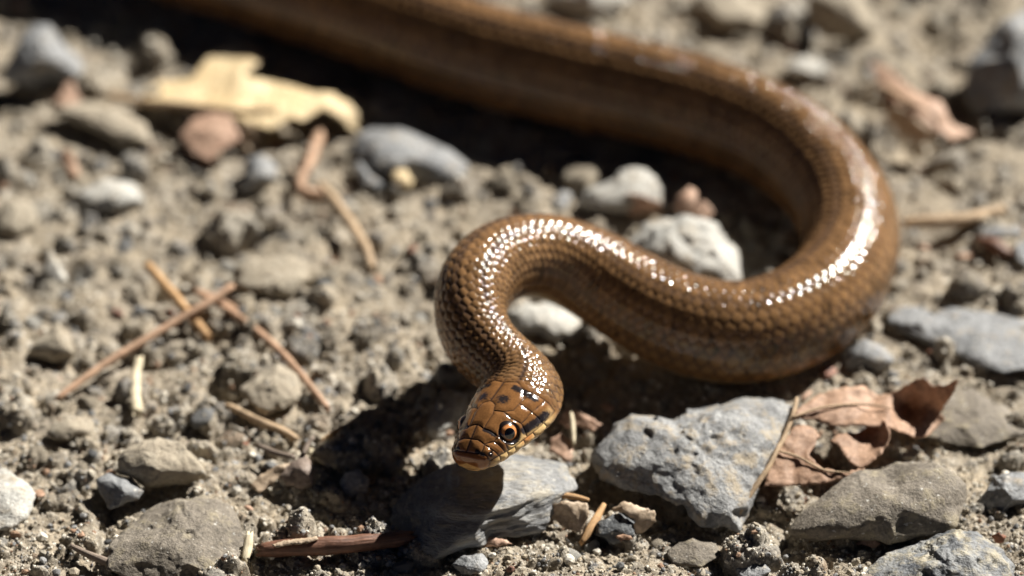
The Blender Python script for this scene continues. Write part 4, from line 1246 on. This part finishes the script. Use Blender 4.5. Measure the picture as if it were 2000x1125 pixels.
cw_.inputs['To Min'].default_value = 0.45; cw_.inputs['To Max'].default_value = 0.05
M.l(fa.outputs['Fac'], cw_.inputs['Value'])
M.l(cw_.outputs[0], M.b.inputs['Coat Weight'])
M.b.inputs['Coat Roughness'].default_value = 0.06
M.l(M.bump(sc_n, 0.12, 0.0002), M.b.inputs['Normal'])
snake = link('snake', None, loc=base_pt)
tag(snake, 'glossy brown striped snake with raised head and coiled S-shaped body', 'snake')
link('body', me, M.m, parent=snake)

# eyes
Me = NT('iris')
tcg = objcoord(Me)
sp_ = Me.n('ShaderNodeSeparateXYZ'); Me.l(tcg, sp_.inputs[0])
gr = Me.noise(tcg, 1800, 4, 0.6)
dot = Me.ramp(gr, [(0.3, (0.52, 0.17, 0.04)), (0.7, (0.80, 0.36, 0.13))])
frontm = Me.n('ShaderNodeMapRange')
frontm.inputs['From Min'].default_value = 0.0008; frontm.inputs['From Max'].default_value = 0.0013
Me.l(sp_.outputs['X'], frontm.inputs['Value'])
rim = Me.n('ShaderNodeMapRange')
rim.inputs['From Min'].default_value = 0.00165; rim.inputs['From Max'].default_value = 0.00135
Me.l(sp_.outputs['Z'], rim.inputs['Value'])
Me.l(Me.mix(rim.outputs[0], Me.mix(frontm.outputs[0], dot, (0.03, 0.012, 0.008)), (0.012, 0.008, 0.007)), Me.b.inputs['Base Color'])
Me.b.inputs['Roughness'].default_value = 0.25
Me.b.inputs['Coat Weight'].default_value = 1.0
Me.b.inputs['Coat Roughness'].default_value = 0.03
Mp = NT('pupil')
Mp.b.inputs['Base Color'].default_value = (0.004, 0.004, 0.005, 1)
Mp.b.inputs['Roughness'].default_value = 0.08
Mp.b.inputs['Coat Weight'].default_value = 1.0
rowi = int(np.argmin(np.abs(D - EYE_D)))
for side in (1, -1):
    pj = int(np.argmin(np.abs(phi - side * EA)))
    sp0 = row[rowi, :3] + (LX[rowi, pj] * Lf[rowi] + LZ[rowi, pj] * Uf[rowi]) * MM
    out = Lf[rowi] * side * 0.86 + Uf[rowi] * 0.24 + Tn[rowi] * 0.45
    out /= np.linalg.norm(out)
    ER = 2.15
    ctr = sp0 - out * (ER - 0.55) * MM
    # axes: Z out of the eye, X towards the snout
    zx = Tn[rowi] - out * (Tn[rowi] @ out); zx /= np.linalg.norm(zx)
    yx = np.cross(out, zx)
    mat = Matrix(((zx[0], yx[0], out[0]), (zx[1], yx[1], out[1]), (zx[2], yx[2], out[2]))).to_4x4()
    v, f = ICO[5]
    eye = link('eye', np_mesh('eye', v * ER * MM, f, True), Me.m, parent=snake)
    eye.matrix_local = Matrix.Translation(Vector(ctr - base_pt)) @ mat
    # round pupil: a shallow dome just proud of the eyeball
    pv, pf = [], []
    n_r, n_a = 6, 28
    pv.append((0, 0, (ER + 0.03)))
    for i in range(1, n_r + 1):
        th = 0.47 * i / n_r
        for j in range(n_a):
            a = 2 * math.pi * j / n_a
            pv.append(((ER + 0.03) * math.sin(th) * math.cos(a), (ER + 0.03) * math.sin(th) * math.sin(a) * 1.08, (ER + 0.03) * math.cos(th)))
    bm = bmesh.new()
    bv = [bm.verts.new(np.array(p) * MM) for p in pv]
    for j in range(n_a):
        bm.faces.new((bv[0], bv[1 + j], bv[1 + (j + 1) % n_a]))
        for i in range(n_r - 1):
            a0, a1 = 1 + i * n_a, 1 + (i + 1) * n_a
            bm.faces.new((bv[a0 + j], bv[a1 + j], bv[a1 + (j + 1) % n_a], bv[a0 + (j + 1) % n_a]))
    for fc in bm.faces: fc.smooth = True
    pm = bpy.data.meshes.new('pupil'); bm.to_mesh(pm); bm.free()
    link('pupil', pm, Mp.m, parent=eye)
